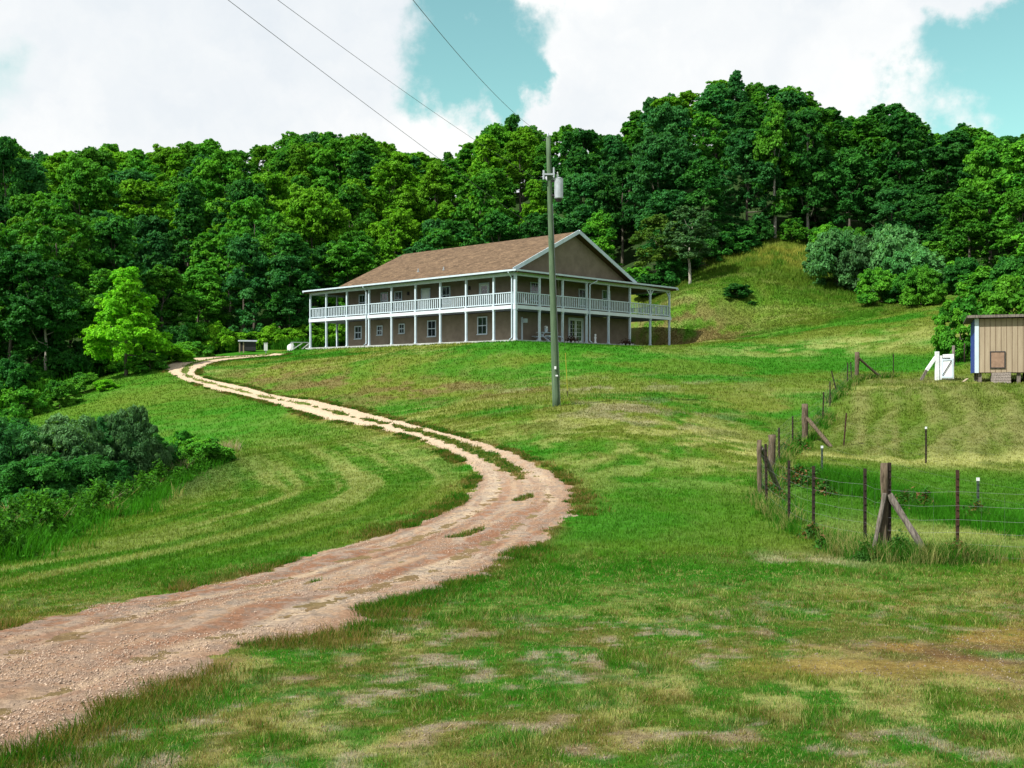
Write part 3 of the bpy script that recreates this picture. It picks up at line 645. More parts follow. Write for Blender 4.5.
# openings: built in a plane facing -x or -y
def plane_M(side, c):                       # local (a across, depth outwards, z)
    if side == 'L': return Matrix(((0, -1, 0, WV0), (1, 0, 0, c), (0, 0, 1, 0), (0, 0, 0, 1)))
    return Matrix(((1, 0, 0, c), (0, -1, 0, WU0), (0, 0, 1, 0), (0, 0, 0, 1)))
def window(side, c, w, z0, h, bars=(1, 1)):
    M = plane_M(side, c); m = MB(); t = .09
    m.box(-w/2-t, w/2+t, -.05, .06, z0-t, z0, M); m.box(-w/2-t, w/2+t, -.05, .06, z0+h, z0+h+t, M)
    m.box(-w/2-t, -w/2, -.05, .055, z0, z0+h, M); m.box(w/2, w/2+t, -.05, .055, z0, z0+h, M)
    o = m.build('window', M_white, house)
    p = MB(); p.box(-w/2, w/2, -.05, .015, z0, z0+h, M); p.build('pane', M_glass, o)
    s_ = MB(); s_.box(-w/2, w/2, .016, .045, z0+h*.5-.035, z0+h*.5+.035, M)
    if bars[0]: s_.box(-.014, .014, .016, .032, z0, z0+h*.5-.04, M); s_.box(-.014, .014, .016, .032, z0+h*.5+.04, z0+h, M)
    s_.build('sash_bar', M_white, o)
    q = MB(); q.box(-w/2-.13, w/2+.13, .062, .12, z0-t-.02, z0-t+.035, M); q.build('sill', M_white, o)
    return o
for px, w, z0, h in ((358.4, .85, .95, 1.05), (380, .6, 1.2, .72), (402, .6, 1.25, .72), (432, .92, .85, 1.25), (482.5, .95, .85, 1.3)): window('L', kU(px, WV0), w, z0, h)
for px, w, z0, h in ((362.5, .78, DZ1+.75, 1.3), (384.7, .82, DZ1+.75, 1.3), (398.6, .82, DZ1+.75, 1.3), (446.4, .85, DZ1+.75, 1.35)): window('L', kU(px, WV0), w, z0, h)
for px, w, z0, h in ((535.2, 1.05, DZ1+.7, 1.4), (582.6, .95, DZ1+.65, 1.3), (606, 1.0, DZ1+.7, 1.35)): window('R', kV(px, WU0), w, z0, h)
def door(side, c, w, z0, h, glass, name='door', leaves=1):
    M = plane_M(side, c); m = MB(); t = .1
    m.box(-w/2-t, -w/2, -.05, .07, z0, z0+h+t, M); m.box(w/2, w/2+t, -.05, .07, z0, z0+h+t, M); m.box(-w/2, w/2, -.05, .068, z0+h, z0+h+t, M)
    o = m.build(name, M_white, house); lw = w/leaves
    for k in range(leaves):
        a0 = -w/2+k*lw+.012; a1 = a0+lw-.024; l = MB()
        if glass:
            st_ = .13; l.box(a0, a0+st_, -.04, .03, z0+.02, z0+h-.012, M); l.box(a1-st_, a1, -.04, .03, z0+.02, z0+h-.012, M)
            l.box(a0+st_, a1-st_, -.04, .028, z0+.02, z0+.28, M); l.box(a0+st_, a1-st_, -.04, .028, z0+h-.15, z0+h-.012, M)
            for r in range(1, 5): zz = z0+.28+(h-.43)*r/5; l.box(a0+st_, a1-st_, -.01, .02, zz-.012, zz+.012, M)
            l.box((a0+a1)/2-.012, (a0+a1)/2+.012, -.01, .0215, z0+.28, z0+h-.15, M)
        else:
            l.box(a0, a1, -.04, .03, z0+.02, z0+h-.012, M)
            for pa in (0, 1):
                for pz in (.2, 1.15): b0 = a0+.12+pa*(lw-.2)/2; l.box(b0, b0+(lw-.2)/2-.1, .03, .042, z0+pz, z0+pz+.75, M)
        lf = l.build('door_leaf', M_door, o)
        if glass: g = MB(); g.box(a0+.13, a1-.13, -.03, .008, z0+.28, z0+h-.15, M); g.build('pane', M_glass, o)
        hd = MB(); ha = a1-.07 if (k == 0 and leaves == 2) else a0+.07; hd.box(ha-.015, ha+.015, .03, .09, z0+1.0, z0+1.12, M); hd.build('handle', M_metal, o)
    return o
door('L', kU(426, WV0), .95, DZ1+.02, 2.05, False)
door('L', kU(484.5, WV0), .95, DZ1+.02, 2.05, True)
door('R', kV(577.5, WU0)-1.0, .95, DZ1+.02, 2.05, True) if False else None
door('R', kV(575.5, WU0), 1.75, .14, 2.1, True, 'french_doors', 2)
m = MB(); m.box(kV(632, .8)-.04, LV-.2, 17.2, 17.28, .6, .72); m.box(kV(632, .8)-.04, LV-.2, 17.2, 17.28, 1.15, 1.27); m.build('lower_rail', M_white, house)
# porch wall pipe and small wall lights
m = MB(); M_ = plane_M('R', 3.05); m.box(-.06, .06, .002, .10, .14, 2.1, M_); m.box(.0, .36, .1, .34, 1.65, 1.98, M_); m.build('service_pipe', M_white, house)
for px in (409, 470): m = MB(); M_ = plane_M('L', kU(px, WV0)); m.box(-.06, .06, .0, .16, DZ1+1.7, DZ1+2.0, M_); m.build('wall_lamp', M_dark, house)
def on_house(v, u, z=.12): return house.matrix_basis @ Vector((v, u, z)) if False else Vector((0.26+.688*v-.725*u, 81+.725*v+.688*u, HB+z))

# ------------------------------------------------------------------ things on and near the porch
def picnic_table():
    t = empty('picnic_table', on_house(4.9, 1.05), HA)
    tag(t, 'pale timber picnic table with crossed legs on the ground floor porch', 'table')
    m = MB()
    for k in range(5): m.box(-.95, .95, -.36+k*.146, -.36+k*.146+.135, .72, .76)
    m.build('tabletop', M_white, t)
    for s_ in (-1, 1):
        m = MB(); m.box(-.95, .95, s_*.72-.13, s_*.72+.13, .43, .47); m.build('bench', M_white, t)
        for q in (-1, 1): m = MB(); m.bar((s_*.62, q*.78, .0), (s_*.62+.003*q, -q*.28, .72), .045, .10); m.build('leg', M_white, t)
        m = MB(); m.box(s_*.62-.05, s_*.62+.05, -.85, .85, .37, .428); m.build('crossbar', M_white, t)
picnic_table()
def flower_pot():
    t = empty('potted_plant', on_house(4.75, 1.05, .88), 0); tag(t, 'white pot of pale flowers standing on the porch picnic table', 'plant pot')
    m = MB(); m.tube([(0,0,0),(0,0,.04),(0,0,.28),(0,0,.30)], [.10,.11,.16,.17], 12); m.build('pot', M_white, t)
    g = np.random.default_rng(3); m = MB()
    for k in range(70):
        d_ = Vector(g.normal(size=3)).normalized(); p = Vector((0,0,.42))+d_*.17*g.uniform(.5, 1); a = d_.orthogonal().normalized()*.05; b = d_.cross(a).normalized()*.05
        m.add([p-a-b, p+a-b, p+a+b, p-a+b], [(0,1,2,3)])
    m.build('flowers', M_whitecap, t)
flower_pot()
def statue(v, u):
    t = empty('garden_ornament', on_house(v, u, .12), 0); tag(t, 'slim white garden ornament on the porch right of the french doors', 'ornament')
    m = MB(); m.tube([(0,0,0),(0,0,.08),(0,0,.1),(0,0,.35),(0,0,.55),(0,0,.62),(0.01,0,.7),(0.01,0,.78),(0,0,.82)], [.17,.17,.10,.08,.11,.05,.09,.08,.02], 12); m.build('figure', M_whitecap, t, smooth=True)
    m = MB(); m.box(-.16, .16, -.16, .16, -.0, .06); m.build('plinth', M_concrete, t)
statue(kV(595.2, .5), .5)
def flower_bed(px, lab, n, sx):
    v = kV(px, -.9); c = on_house(v, -.9, 0); z = gz(c.x, c.y)
    t = empty('flower_mound', (c.x, c.y, z), HA); tag(t, lab, 'flower bed', 'dark flower mounds before the porch')
    m = MB(); g = np.random.default_rng(n)
    for k in range(9):
        a = k/9*2*math.pi; m.tube([(sx*math.cos(a)*.9-.14, .4*math.sin(a), .06), (sx*math.cos(a)*.9, .4*math.sin(a), .12), (sx*math.cos(a)*.9+.16, .4*math.sin(a), .05)], [.08,.12,.07], 6)
    m.build('edging_stones', M_concrete, t, smooth=True)
    m = MB()
    for k in range(900):
        p = Vector((g.normal()*sx*.42, g.normal()*.2, abs(g.normal())*.22+.08)); d_ = Vector((g.normal(), g.normal(), abs(g.normal())+.4)).normalized(); a = d_.orthogonal().normalized()*.055; b = d_.cross(a).normalized()*.04
        m.add([p-a, p+b, p+a, p-b], [(0,1,2,3)])
    m.build('foliage', M_planter, t)
flower_bed(572, 'small dark red flower mound in the lawn before the french doors', 5, .62)
flower_bed(627, 'wider dark flower mound in the lawn at the right end of the porch', 6, .78)

# small things beside the far-left end of the house
def lean_to():
    x, y = at(247.6, 110); z = gz(x, y); t = empty('open_shed', (x, y, z+.1), .25); t.scale = (.44, .44, .58)
    tag(t, 'small dark lean-to shed with grey roof at the wood edge beside the driveway end', 'shed')
    m = MB(); m.box(-1.9, 1.9, .9, 1.0, 0, 1.75); m.box(-.9, 1.9, -.9, -.82, .1, 1.62); m.box(1.82, 1.9, -.82, .9, .05, 1.68); m.build('wall', M_dark, t)
    for p in ((-1.85, -.86), (-.95, -.9)): m = MB(); m.box(p[0]-.14, p[0]+.14, p[1]-.1, p[1]+.1, -.3, 1.66); m.build('post', M_siding, t)
    m = MB(); m.bar((0, -1.25, 1.72), (0, 1.25, 2.0), 4.4, .09); m.build('roof', M_metal, t)
lean_to()
def box_post():
    x, y = at(265.8, 108); z = gz(x, y); t = empty('utility_box', (x, y, z), .3); tag(t, 'small white utility box standing beyond the driveway end', 'utility box')
    m = MB(); m.box(-.17, .17, -.12, .12, .25, 1.0); m.box(-.19, .19, -.14, .14, 1.0, 1.05); m.build('cabinet', M_whitecap, t)
    m = MB(); m.box(-.05, .05, -.05, .05, -.2, .25); m.build('leg', M_metal, t)
box_post()
def ac_units():
    x, y = at(291, 101.5); z = gz(x, y); t = empty('propane_tank', (x, y, z), .2)
    tag(t, 'white upright gas tank with rounded top left of the house', 'tank')
    m = MB(); m.tube([(0,0,.05),(0,0,.12),(0,0,.62),(0,0,.75),(0,0,.80)], [.30,.36,.36,.26,.06], 16); m.build('tank_body', M_whitecap, t, smooth=True)
    m = MB(); m.tube([(0,0,.75),(0,0,.92)], .11, 8); m.build('valve_cap', M_metal, t); m = MB(); m.tube([(0,0,-.3),(0,0,.07)], .28, 12); m.build('base', M_concrete, t)
    x, y = at(301.5, 101.0); z = gz(x, y); t = empty('garden_bench', (x, y, z), .35); tag(t, 'low white framed table with dark top beside the left end of the porch', 'garden table')
    m = MB(); m.box(-.95, .75, -.4, .4, .78, .84); m.build('tabletop', M_metal, t)
    for px_ in (-.88, .68):
        for py_ in (-.34, .34): m = MB(); m.box(px_-.05, px_+.05, py_-.05, py_+.05, -.15, .78); m.build('leg', M_whitecap, t)
    for s_ in (-.39, .39): m = MB(); m.bar((-.85, s_, .15), (.0, s_, .72), .05, .06); m.bar((0, s_, .15), (.65, s_, .72), .05, .06); m.build('brace', M_whitecap, t)
ac_units()
# ------------------------------------------------------------------ utility pole with its transformer, cables
def utility_pole():
    bx, by = at(556.5, 44.0); z = gz(bx, by)
    t = empty('utility_pole', (bx, by, z)); tag(t, 'tall greenish treated wood utility pole in the lawn before the house', 'utility pole')
    top = Vector((-.35, 0, EYE+(384-137)/F*44-z)); n = 14
    pts = [Vector((top.x*k/n, .02*math.sin(k*.9), -.4+(top.z+.4)*k/n)) for k in range(n+1)]
    m = MB(); m.tube(pts, [.165-.07*(k/n) for k in range(n+1)], 16); m.build('pole', M_pole, t, smooth=True)
    zt = EYE+(384-199)/F*44-z; px_ = top.x*zt/top.z
    cx = px_+.36
    m = MB(); m.tube([(cx, -.05, zt), (cx, -.05, zt+.03), (cx, -.05, zt+.82), (cx, -.05, zt+.84)], [.17, .185, .185, .19], 18); can = m.build('transformer', M_metal, t, smooth=False)
    m = MB(); m.tube([(cx, -.05, zt-.13), (cx, -.05, zt-.002)], [.10, .168], 14); m.build('transformer_base', M_dark, can)
    m = MB(); m.tube([(cx, -.05, zt+.845), (cx, -.05, zt+.90)], [.19, .05], 14); m.build('lid', M_metal, can)
    m = MB(); m.tube([(cx-.05, -.05, zt+.88), (cx-.05, -.05, zt+1.0), (cx-.05, -.05, zt+1.02), (cx-.05, -.05, zt+1.12)], [.03, .05, .03, .02], 8); m.build('bushing', M_whitecap, can)
    for dz in (.1, .7): m = MB(); m.box(px_+.05, cx-.15, -.10, 0.0, zt+dz, zt+dz+.08); m.build('bracket', M_dark, can)
    z2 = EYE+(384-176)/F*44-z; p2 = top.x*z2/top.z
    m = MB(); m.box(p2-.30, p2+.22, -.22, -.14, z2, z2+.07); m.tube([(p2-.24, -.18, z2-.18), (p2-.24, -.18, z2+.2)], .045, 8); m.tube([(p2+.18, -.18, z2-.1), (p2+.18, -.18, z2+.32)], .04, 8); m.build('fuse_cutout', M_metal, t)
    m = MB(); m.tube([(top.x, 0, top.z-.02), (top.x, 0, top.z+.05), (top.x, 0, top.z+.16)], [.03, .05, .03], 8); m.build('insulator', M_metal, t)
    m = MB(); m.tube([(.16, -.08, -.1)]+[(.165-.085*k/8*.8+top.x*k/8*.75, -.12, top.z*.75*k/8) for k in range(1, 9)], .012, 5); m.build('ground_wire', M_cable, t)
    z3 = 1.55
    m = MB(); m.box(-.10, -.02, -.20, -.165, z3, z3+.12); m.box(-.05, .05, -.20, -.17, z3-.3, z3-.24); m.build('number_tag', M_whitecap, t)
    return t
UPL = utility_pole()
def cable(name, a, b, sag, r, label, n=60):
    a = Vector(a); b = Vector(b); pts = []
    for k in range(n+1):
        s_ = k/n; p = a.lerp(b, s_); p.z -= sag*4*s_*(1-s_); pts.append(p)
    m = MB(); m.tube(pts, r, 6); o = m.build(name, M_cable, smooth=True)
    return tag(o, label, 'cable', 'overhead cables running to the utility pole')
def zpx(py, Z): return EYE-(py-384)/F*Z
def cabline(name, x0, y0p, pxb, pyb, Zb, lab, r, sag=.5):
    A = Vector((at(x0, 44)[0], 44, zpx(y0p, 44))); B = Vector((at(pxb, Zb)[0], Zb, zpx(pyb, Zb)))
    E = A+(B-A)*((44+18)/(44-Zb)); cable(name, A, E, sag, r, lab)
cabline('power_cable', 549, 138, 459, -25, 24, 'uppermost power cable reaching the top of the pole past the tall dark tree', .006, 2.1)
cabline('power_cable', 549, 186, 423, 78, 26, 'middle cable of the three, meeting the pole at the transformer', .0045, .8)
cabline('power_cable', 550, 238, 343, 68, 24, 'lowest cable of the three, longest streak across the left clouds', .0055, .5)
def guy_guard():
    x, y = at(568, 50); z = gz(x, y)
    a = Vector((0, 0, -.05)); b = Vector((-.13, 0, 2.1)); t = empty('guy_wire', (x, y, z)); tag(t, 'thin guy wire with a yellow plastic guard right of the utility pole', 'guy wire')
    m = MB(); m.tube([(0, 0, -.1), (-.02, 0, .32)], .02, 6); m.build('anchor_rod', M_rust, t)
    m = MB(); m.tube([(-.02, 0, .3), (-.13, -.15, 2.1)], .02, 8); m.build('guard', M_yellow, t)
    bx, by = at(549.8, 44); end = Vector((bx+.12-x, by+.1-y, 7.2)); m = MB(); m.tube([(-.13, -.15, 2.1), end], .006, 5); m.build('wire', M_wire, t)
guy_guard()

# ------------------------------------------------------------------ wire fence round the plot
rf = random.Random(5)
def wood_post(t, x, y, h, r=.085, lean=(0, 0), material=None):
    z = gz(x, y); o0 = t.location; m = MB(); n = 7
    pts = [(x-o0.x+lean[0]*k/n+rf.uniform(-.012,.012), y-o0.y+lean[1]*k/n+rf.uniform(-.012,.012), z-o0.z-.3+(h+.3)*k/n) for k in range(n+1)]
    m.tube(pts, [r*rf.uniform(.9, 1.1) for k in range(n+1)], 12); return m.build('post', material or M_wood, t, smooth=True)
def steel_post(t, x, y, h, material=M_rust, cap=False, lean=(0, 0)):
    z = gz(x, y); o0 = t.location; a = Vector((x-o0.x, y-o0.y, z-o0.z-.3)); b = a+Vector((lean[0], lean[1], h+.3)); m = MB()
    m.bar(a, b, .055, .012, up=(0, 1, 0)); m.bar(a+Vector((0, .018, 0)), b+Vector((0, .018, 0)), .010, .036, up=(0, 1, 0))
    n = int(h/.12)
    for k in range(3, n+3): p = a.lerp(b, k/(n+3)); m.box(p.x-.018, p.x+.018, p.y-.020, p.y-.004, p.z-.01, p.z+.01)
    o = m.build('steel_post', material, t)
    if cap: c = MB(); d_ = (b-a).normalized(); c.bar(b-d_*.06, b+d_*.008, .062, .024, up=(0, 1, 0)); c.build('painted_tip', M_whitecap, o)
    return o
def brace(t, p, q, r, material): 
    o0 = t.location; m = MB(); p = Vector(p)-o0; q = Vector(q)-o0; pts = [p.lerp(q, k/5) for k in range(6)]
    m.tube(pts, [r*rf.uniform(.85, 1.12) for _ in pts], 8); return m.build('brace', material, t, smooth=False)
def wires(t, pts, hs, r=.0028, verticals=None):
    """pts: ground points of the posts; one mesh of stretched strands"""
    o0 = t.location; m = MB()
    for h in hs:
        for (x0, y0), (x1, y1) in zip(pts[:-1], pts[1:]):
            L = math.hypot(x1-x0, y1-y0); n = max(2, int(L/1.2)); pl = []
            for k in range(n+1):
                s_ = k/n; zz = gz(x0, y0)*(1-s_)+gz(x1, y1)*s_
                zz = max(zz, gz(x0+(x1-x0)*s_, y0+(y1-y0)*s_)-.0+0)-.03*4*s_*(1-s_)
                pl.append((x0+(x1-x0)*s_-o0.x, y0+(y1-y0)*s_-.03-o0.y, zz+h-o0.z))
            m.tube(pl, r, 3, cap=False)
    if verticals:
        for (x0, y0), (x1, y1) in zip(pts[:-1], pts[1:]):
            L = math.hypot(x1-x0, y1-y0); n = int(L/verticals)
            for k in range(1, n):
                s_ = k/n; x = x0+(x1-x0)*s_; y = y0+(y1-y0)*s_; zz = max(gz(x, y), gz(x0, y0)*(1-s_)+gz(x1, y1)*s_)
                m.tube([(x-o0.x, y-.03-o0.y, zz+hs[0]-o0.z), (x-o0.x, y-.03-o0.y, zz+hs[-1]-o0.z-.03)], r*.8, 3, cap=False)
    return m.build('wire', M_wire, t)
def near_fence():
    x, y = at(884, 16.8); t = empty('wire_fence', (x, y, gz(x, y))); tag(t, 'outer wire fence of rusty steel posts and braced wooden corner posts round the plot', 'fence')
    H0 = lambda py, Z, p: (zpx(py, Z))-gz(*p)
    A = at(884, 16.8); wood_post(t, A[0], A[1], zpx(463, 16.8)-gz(*A), .060)
    # added dark steel post standing in for its shaded right half, and split prop
    B = (A[0]+.085, A[1]-.01); steel_post(t, B[0], B[1], zpx(462, 16.9)-gz(*B)+.0, M_rust)
    brace(t, (A[0]-.22, A[1]-.05, gz(A[0]-.3, A[1])-.05), (A[0]-.02, A[1]-.1, gz(*A)+1.05), .038, M_greywood)
    C = at(933, 16.4); m = brace(t, (A[0]+.06, A[1]-.06, zpx(494, 16.8)), (C[0], C[1], gz(*C)-.02), .052, M_greywood)
    steels = [(865, 17.6, 468.5, 0), (813.5, 19, 466, 0), (789, 20.5, 460.5, 0), (767, 22.8, 444, -.03), (779, 31, 434, 0), (792.7, 36, 417, .0), (822.4, 43, 392, .05), (830, 46, 384.6, 0), (838.8, 50, 371, -.35), (847.6, 54, 362.5, 0), (851.7, 56.5, 362, -.05)]
    for px, Z, pt, ln in steels:
        p = at(px, Z); steel_post(t, p[0], p[1], max(1.1, zpx(pt, Z)-gz(*p)), M_rust, lean=(ln, 0))
    p = at(957.5, 16.6); steel_post(t, p[0], p[1], zpx(470, 16.6)-gz(*p), M_rustred)
    p = at(1075, 16.2); steel_post(t, p[0], p[1], 1.35, M_rust)
    for px, Z, pt, r, br in ((759.6, 24.5, 440, .055, None), (772, 29, 435, .10, None), (805, 38.5, 404, .115, (832, 37.5, 418)), (857, 59, 352, .12, (882, 59.5, 358))):
        p = at(px, Z); h = zpx(pt, Z)-gz(*p); wood_post(t, p[0], p[1], h, r)
        if br: q = at(br[0], br[1]); brace(t, (p[0]+.05, p[1]-.1, zpx(br[2], Z)), (q[0], q[1], gz(*q)-.02), r*.62, M_wood)
    q = at(779, 26.5); p = at(760, 24.5); brace(t, (p[0]+.02, p[1], zpx(448, 24.5)), (q[0], q[1], gz(*q)), .06, M_greywood)
    p = at(893.4, 60); steel_post(t, p[0], p[1], zpx(354, 60)-gz(*p), M_rust)
    line1 = [at(1075, 16.2), at(957.5, 16.6), A, at(865, 17.6), at(813.5, 19), at(789, 20.5), at(767, 22.8), at(760, 24.5), at(772, 29), at(779, 31), at(792.7, 36), at(805, 38.5), at(822.4, 43), at(830, 46), at(839, 50), at(847.6, 54), at(857, 59), at(893.4, 60), at(938, 57.5)]
    wires(t, line1, [.10, .28, .46, .66, .88, 1.1], .0016, verticals=.32)
near_fence()
def inner_fence():
    x, y = at(926, 32.5); t = empty('wire_fence', (x, y, gz(x, y))); tag(t, 'short inner fence of slim white-tipped steel posts at the foot of the bank', 'fence')
    for px, Z, pt, mt, cap in ((843, 37, 413, M_rustred, False), (926, 33, 427, M_rust, True), (822, 29, 446, M_greenpost, True), (978, 22, 478, M_greenpost, True)):
        p = at(px, Z); steel_post(t, p[0], p[1], zpx(pt, Z)-gz(*p), mt, cap, lean=(.12 if px == 843 else 0, 0))
    wires(t, [at(843, 37), at(926, 33), at(1060, 30.5)], [.25, .55, .85], .0016)
    wires(t, [at(822, 29), at(900, 25.5), at(978, 22), at(1075, 19)], [.25, .55, .85], .0015)
inner_fence()

# ------------------------------------------------------------------ white gate, tan shed
def gate():
    x, y = at(937, 57.5); z = gz(x, y); t = empty('gate_post', (x, y, z)); tag(t, 'white painted gate post with a long slanting brace left of the shed', 'gate post')
    h = zpx(351.5, 57.5)-z
    m = MB(); m.box(-.09, .09, -.09, .09, -.3, h); m.box(.14, .26, -.06, .06, -.1, h-.22); m.build('post', M_whitecap, t)
    q = at(926.5, 57.5); zq = gz(*q); e = at(920, 57.6)
    m = MB(); m.bar((-.07, 0, h-.30), (q[0]-x, 0, (h-.3)*.42), .10, .16); m.build('brace', M_whitecap, t)
    m = MB(); m.bar((q[0]-x, .0, (h-.3)*.42-.01), (e[0]-x, 0, gz(*e)-z-.02), .10, .14); m.build('brace', M_greywood, t)
    g = empty('gate', (x+.30, y-.03, z+.06), R(-84)); tag(g, 'white wooden gate standing open, with dark diagonal straps, beside its post', 'gate')
    Hh = 1.34; w = 1.15
    m = MB()
    for k in range(5): m.box(.02+k*(w/5), .02+(k+1)*(w/5)-.012, -.012, .012, .0, Hh-.02*k*0)
    m.build('boards', M_whitecap, g)
    m = MB(); m.box(0, w, -.05, -.014, .06, .16); m.box(0, w, -.05, -.014, Hh-.34, Hh-.24); m.box(0, .1, -.052, -.014, .16, Hh-.34); m.box(w-.1, w, -.052, -.014, .16, Hh-.34); m.build('gate_frame', M_white, g)
    m = MB(); m.bar((.1, -.06, .2), (w-.1, -.06, Hh-.36), .02, .05); m.bar((.1, -.0605, Hh-.20), (w-.25, -.0605, Hh-.22), .02, .05); m.build('strap', M_dark, g)
gate()
def shed():
    Z = 52.0; x0, _ = at(975.5, Z); zb = EYE+(384-372.5)/F*Z; zt = zpx(318.5, Z); Wd = 6.2; Dp = 4.0; ang = R(-21.0)
    t = empty('shed', (x0, Z, zb), ang); tag(t, 'tan board sided shed on short stilts with a flat roof', 'shed')
    h = zt-zb
    m = MB(); m.box(0, Wd, .0, Dp, 0, h-.02); m.build('wall', M_siding, t)
    b = MB(); k = 0; xx = .16
    while xx < Wd:
        b.box(xx, xx+.022, -.012, .01, .01, h-.03); xx += .245
    b.build('batten_grooves', mat('siding_groove', (.17,.12,.08), .9, .1, noise=5), t)
    m = MB(); m.box(-.03, .15, -.03, .0, -.02, h); m.box(-.032, -.002, -.028, .2, -.02, h); m.build('corner_board', M_white, t)
    m = MB(); m.box(-.04, -.005, .22, Dp, .0, h-.02); m.build('side_wall', mat('dark_blue_boards', (.02,.05,.30), .6, .3, noise=3), t)  # dark blue skin over the left side only
    m = MB(); m.bar((Wd/2-.1, -.28, h+.10), (Wd/2-.1, Dp+.25, h-.02), Wd+.6, .07); m.build('roof', mat('roof_edge', (.10,.09,.07), .8, .2, noise=6), t)
    m = MB(); m.box(-.38, Wd+.2, -.31, -.285, h+.02, h+.15); m.build('fascia', M_greywood, t)
    px0 = (989.6-975.5)/F*Z; px1 = (1001.6-975.5)/F*Z; z0 = (372.5-367.5)/F*Z; z1 = (372.5-352.5)/F*Z
    dr = MB(); dr.box(px0, px1, -.035, -.013, z0, z1); hatch = dr.build('hatch_door', mat('hatch_board', (.27,.18,.13), .9, .1, noise=6), t)
    m = MB(); w = .05; m.box(px0-w, px0, -.05, -.013, z0-w, z1+w); m.box(px1, px1+w, -.05, -.013, z0-w, z1+w); m.box(px0, px1, -.048, -.013, z1, z1+w); m.box(px0, px1, -.048, -.013, z0-w, z0); m.build('door_frame', M_dark, hatch)
    for r_ in (0, 1, 2):
        k = 0; xx = .12
        while xx < Wd:
            if r_ == 0 or k % 2 == 0:
                m = MB(); yy = .12+r_*1.8; wx, wy = t.matrix_basis.to_translation().x+xx, Z+yy
                gzv = gz(x0+xx, Z+yy)-zb; m.box(xx, xx+.17, yy, yy+.17, gzv-.3, -.005); m.build('stilt', M_greywood, t)
            xx += .58; k += 1
    # weathered ramp leaning under the hatch
    rx = px0-.18; zg = gz(x0+rx+.4, Z-.6)-zb
    rp = empty('ramp', (x0+rx, Z-.6, gz(x0+rx+.4, Z-.6)), ang); tag(rp, 'weathered plank ramp leaning against the tan shed below its hatch', 'ramp')
    m = MB(); n = 5
    for k in range(n):
        a = Vector((.0, -.15, .02)); b_ = Vector((0.05, .52, -zg+.12)); p = a.lerp(b_, (k+.04)/n); q = a.lerp(b_, (k+.94)/n); m.bar(p+Vector((.42, 0, 0)), q+Vector((.42, 0, 0)), .86, .04)
    m.build('planks', M_greywood, rp)
    for s_ in (.02, .8): m = MB(); m.bar((s_, -.10, -.03), (s_+.05, .57, -zg+.07), .06, .06); m.build('rail', M_wood, rp)
shed()
def old_posts():
    specs = [(953.5, 63, 1.25, .1, .0, 'grey stump of an old fence post nearest the gate, under the round bush'), (957.5, 65, 1.35, .07, .35, 'leaning dark fence post between two upright ones behind the gate'), (964.5, 64, 1.2, .045, .0, 'slim steel post with pale tip just left of the shed')]
    for px, Z, h, r, ln, lab in specs:
        x, y = at(px, Z); z = gz(x, y); m = MB(); m.tube([(0, 0, -.2), (ln*.5, 0, h*.5), (ln, 0, h)], [r, r*.9, r*.8], 8)
        o = m.build('fence_post', M_greywood if r > .09 else M_rust, None, smooth=True, loc=(x, y, z)); tag(o, lab, 'fence post', 'old posts behind the gate')
old_posts()
m = MB(); m.bar((0, 0, .03), (.28, .1, .2), .16, .03); o = m.build('board_scrap', M_siding, None, loc=(*at(963, 55), gz(*at(963, 55)))); tag(o, 'short yellow-tan board lying in grass between gate and shed', 'board')
# ------------------------------------------------------------------ foliage
def leaf_cloud(g, centers, radii, per, size, up=.35, flat=.8, shell=.55, elong=1.5, sprays=9):
    """many small leaf faces on uneven lumps, each lump broken up by smaller outward sprays; returns vertices, quads"""
    n0 = len(centers); dd_ = g.normal(size=(n0*sprays, 3)); dd_ /= np.linalg.norm(dd_, axis=1)[:, None]; dd_[:, 2] = np.where(dd_[:, 2] < -.2, -dd_[:, 2], dd_[:, 2])
    ri = np.repeat(radii, sprays); base = np.repeat(np.arange(n0), sprays)
    sc_ = np.repeat(centers, sprays, axis=0)+dd_*(ri*(.70+.70*g.random(len(ri))))[:, None]*np.array((1, 1, flat)); sr = ri*(.14+.28*g.random(len(ri)))
    centers = np.vstack([centers, sc_]); radii = np.concatenate([radii, sr]); own = np.concatenate([np.arange(n0), base])
    wgt = radii**2*np.concatenate([np.full(n0, .55), np.full(len(sr), 1.7)]); n = int(per*n0); ci = g.choice(len(centers), n, p=wgt/wgt.sum())
    d = g.normal(size=(n, 3)); d /= np.linalg.norm(d, axis=1)[:, None]; d[:, 2] = np.where(d[:, 2] < -.35, -d[:, 2]*.6, d[:, 2])
    r = radii[ci]*(shell+(1-shell)*g.random(n)**.6)
    r *= 1+.30*np.sin(d[:, 0]*7+ci*1.7)*np.sin(d[:, 1]*6+ci)*np.cos(d[:, 2]*5+ci*2.1)
    r *= np.where(g.random(n) < .15, 1+.25*g.random(n), 1)
    p = centers[ci]+d*r[:, None]*np.array((1, 1, flat))
    nrm = d+g.normal(size=(n, 3))*.55; nrm[:, 2] += up; nrm /= np.linalg.norm(nrm, axis=1)[:, None]
    a = np.cross(nrm, g.normal(size=(n, 3))); a /= np.linalg.norm(a, axis=1)[:, None]+1e-9; b = np.cross(nrm, a)
    s = size*(.6+.8*g.random(n))[:, None]; a = a*s*.5*elong; b = b*s*.5
    droop = np.array((0, 0, -1))*s*.18
    V = np.stack([p-a+droop, p-b, p+a+droop, p+b], 1).reshape(-1, 3); Qd = np.arange(n*4).reshape(-1, 4)
    return V, Qd, np.repeat(own[ci], 4), np.repeat(g.random(n), 4)
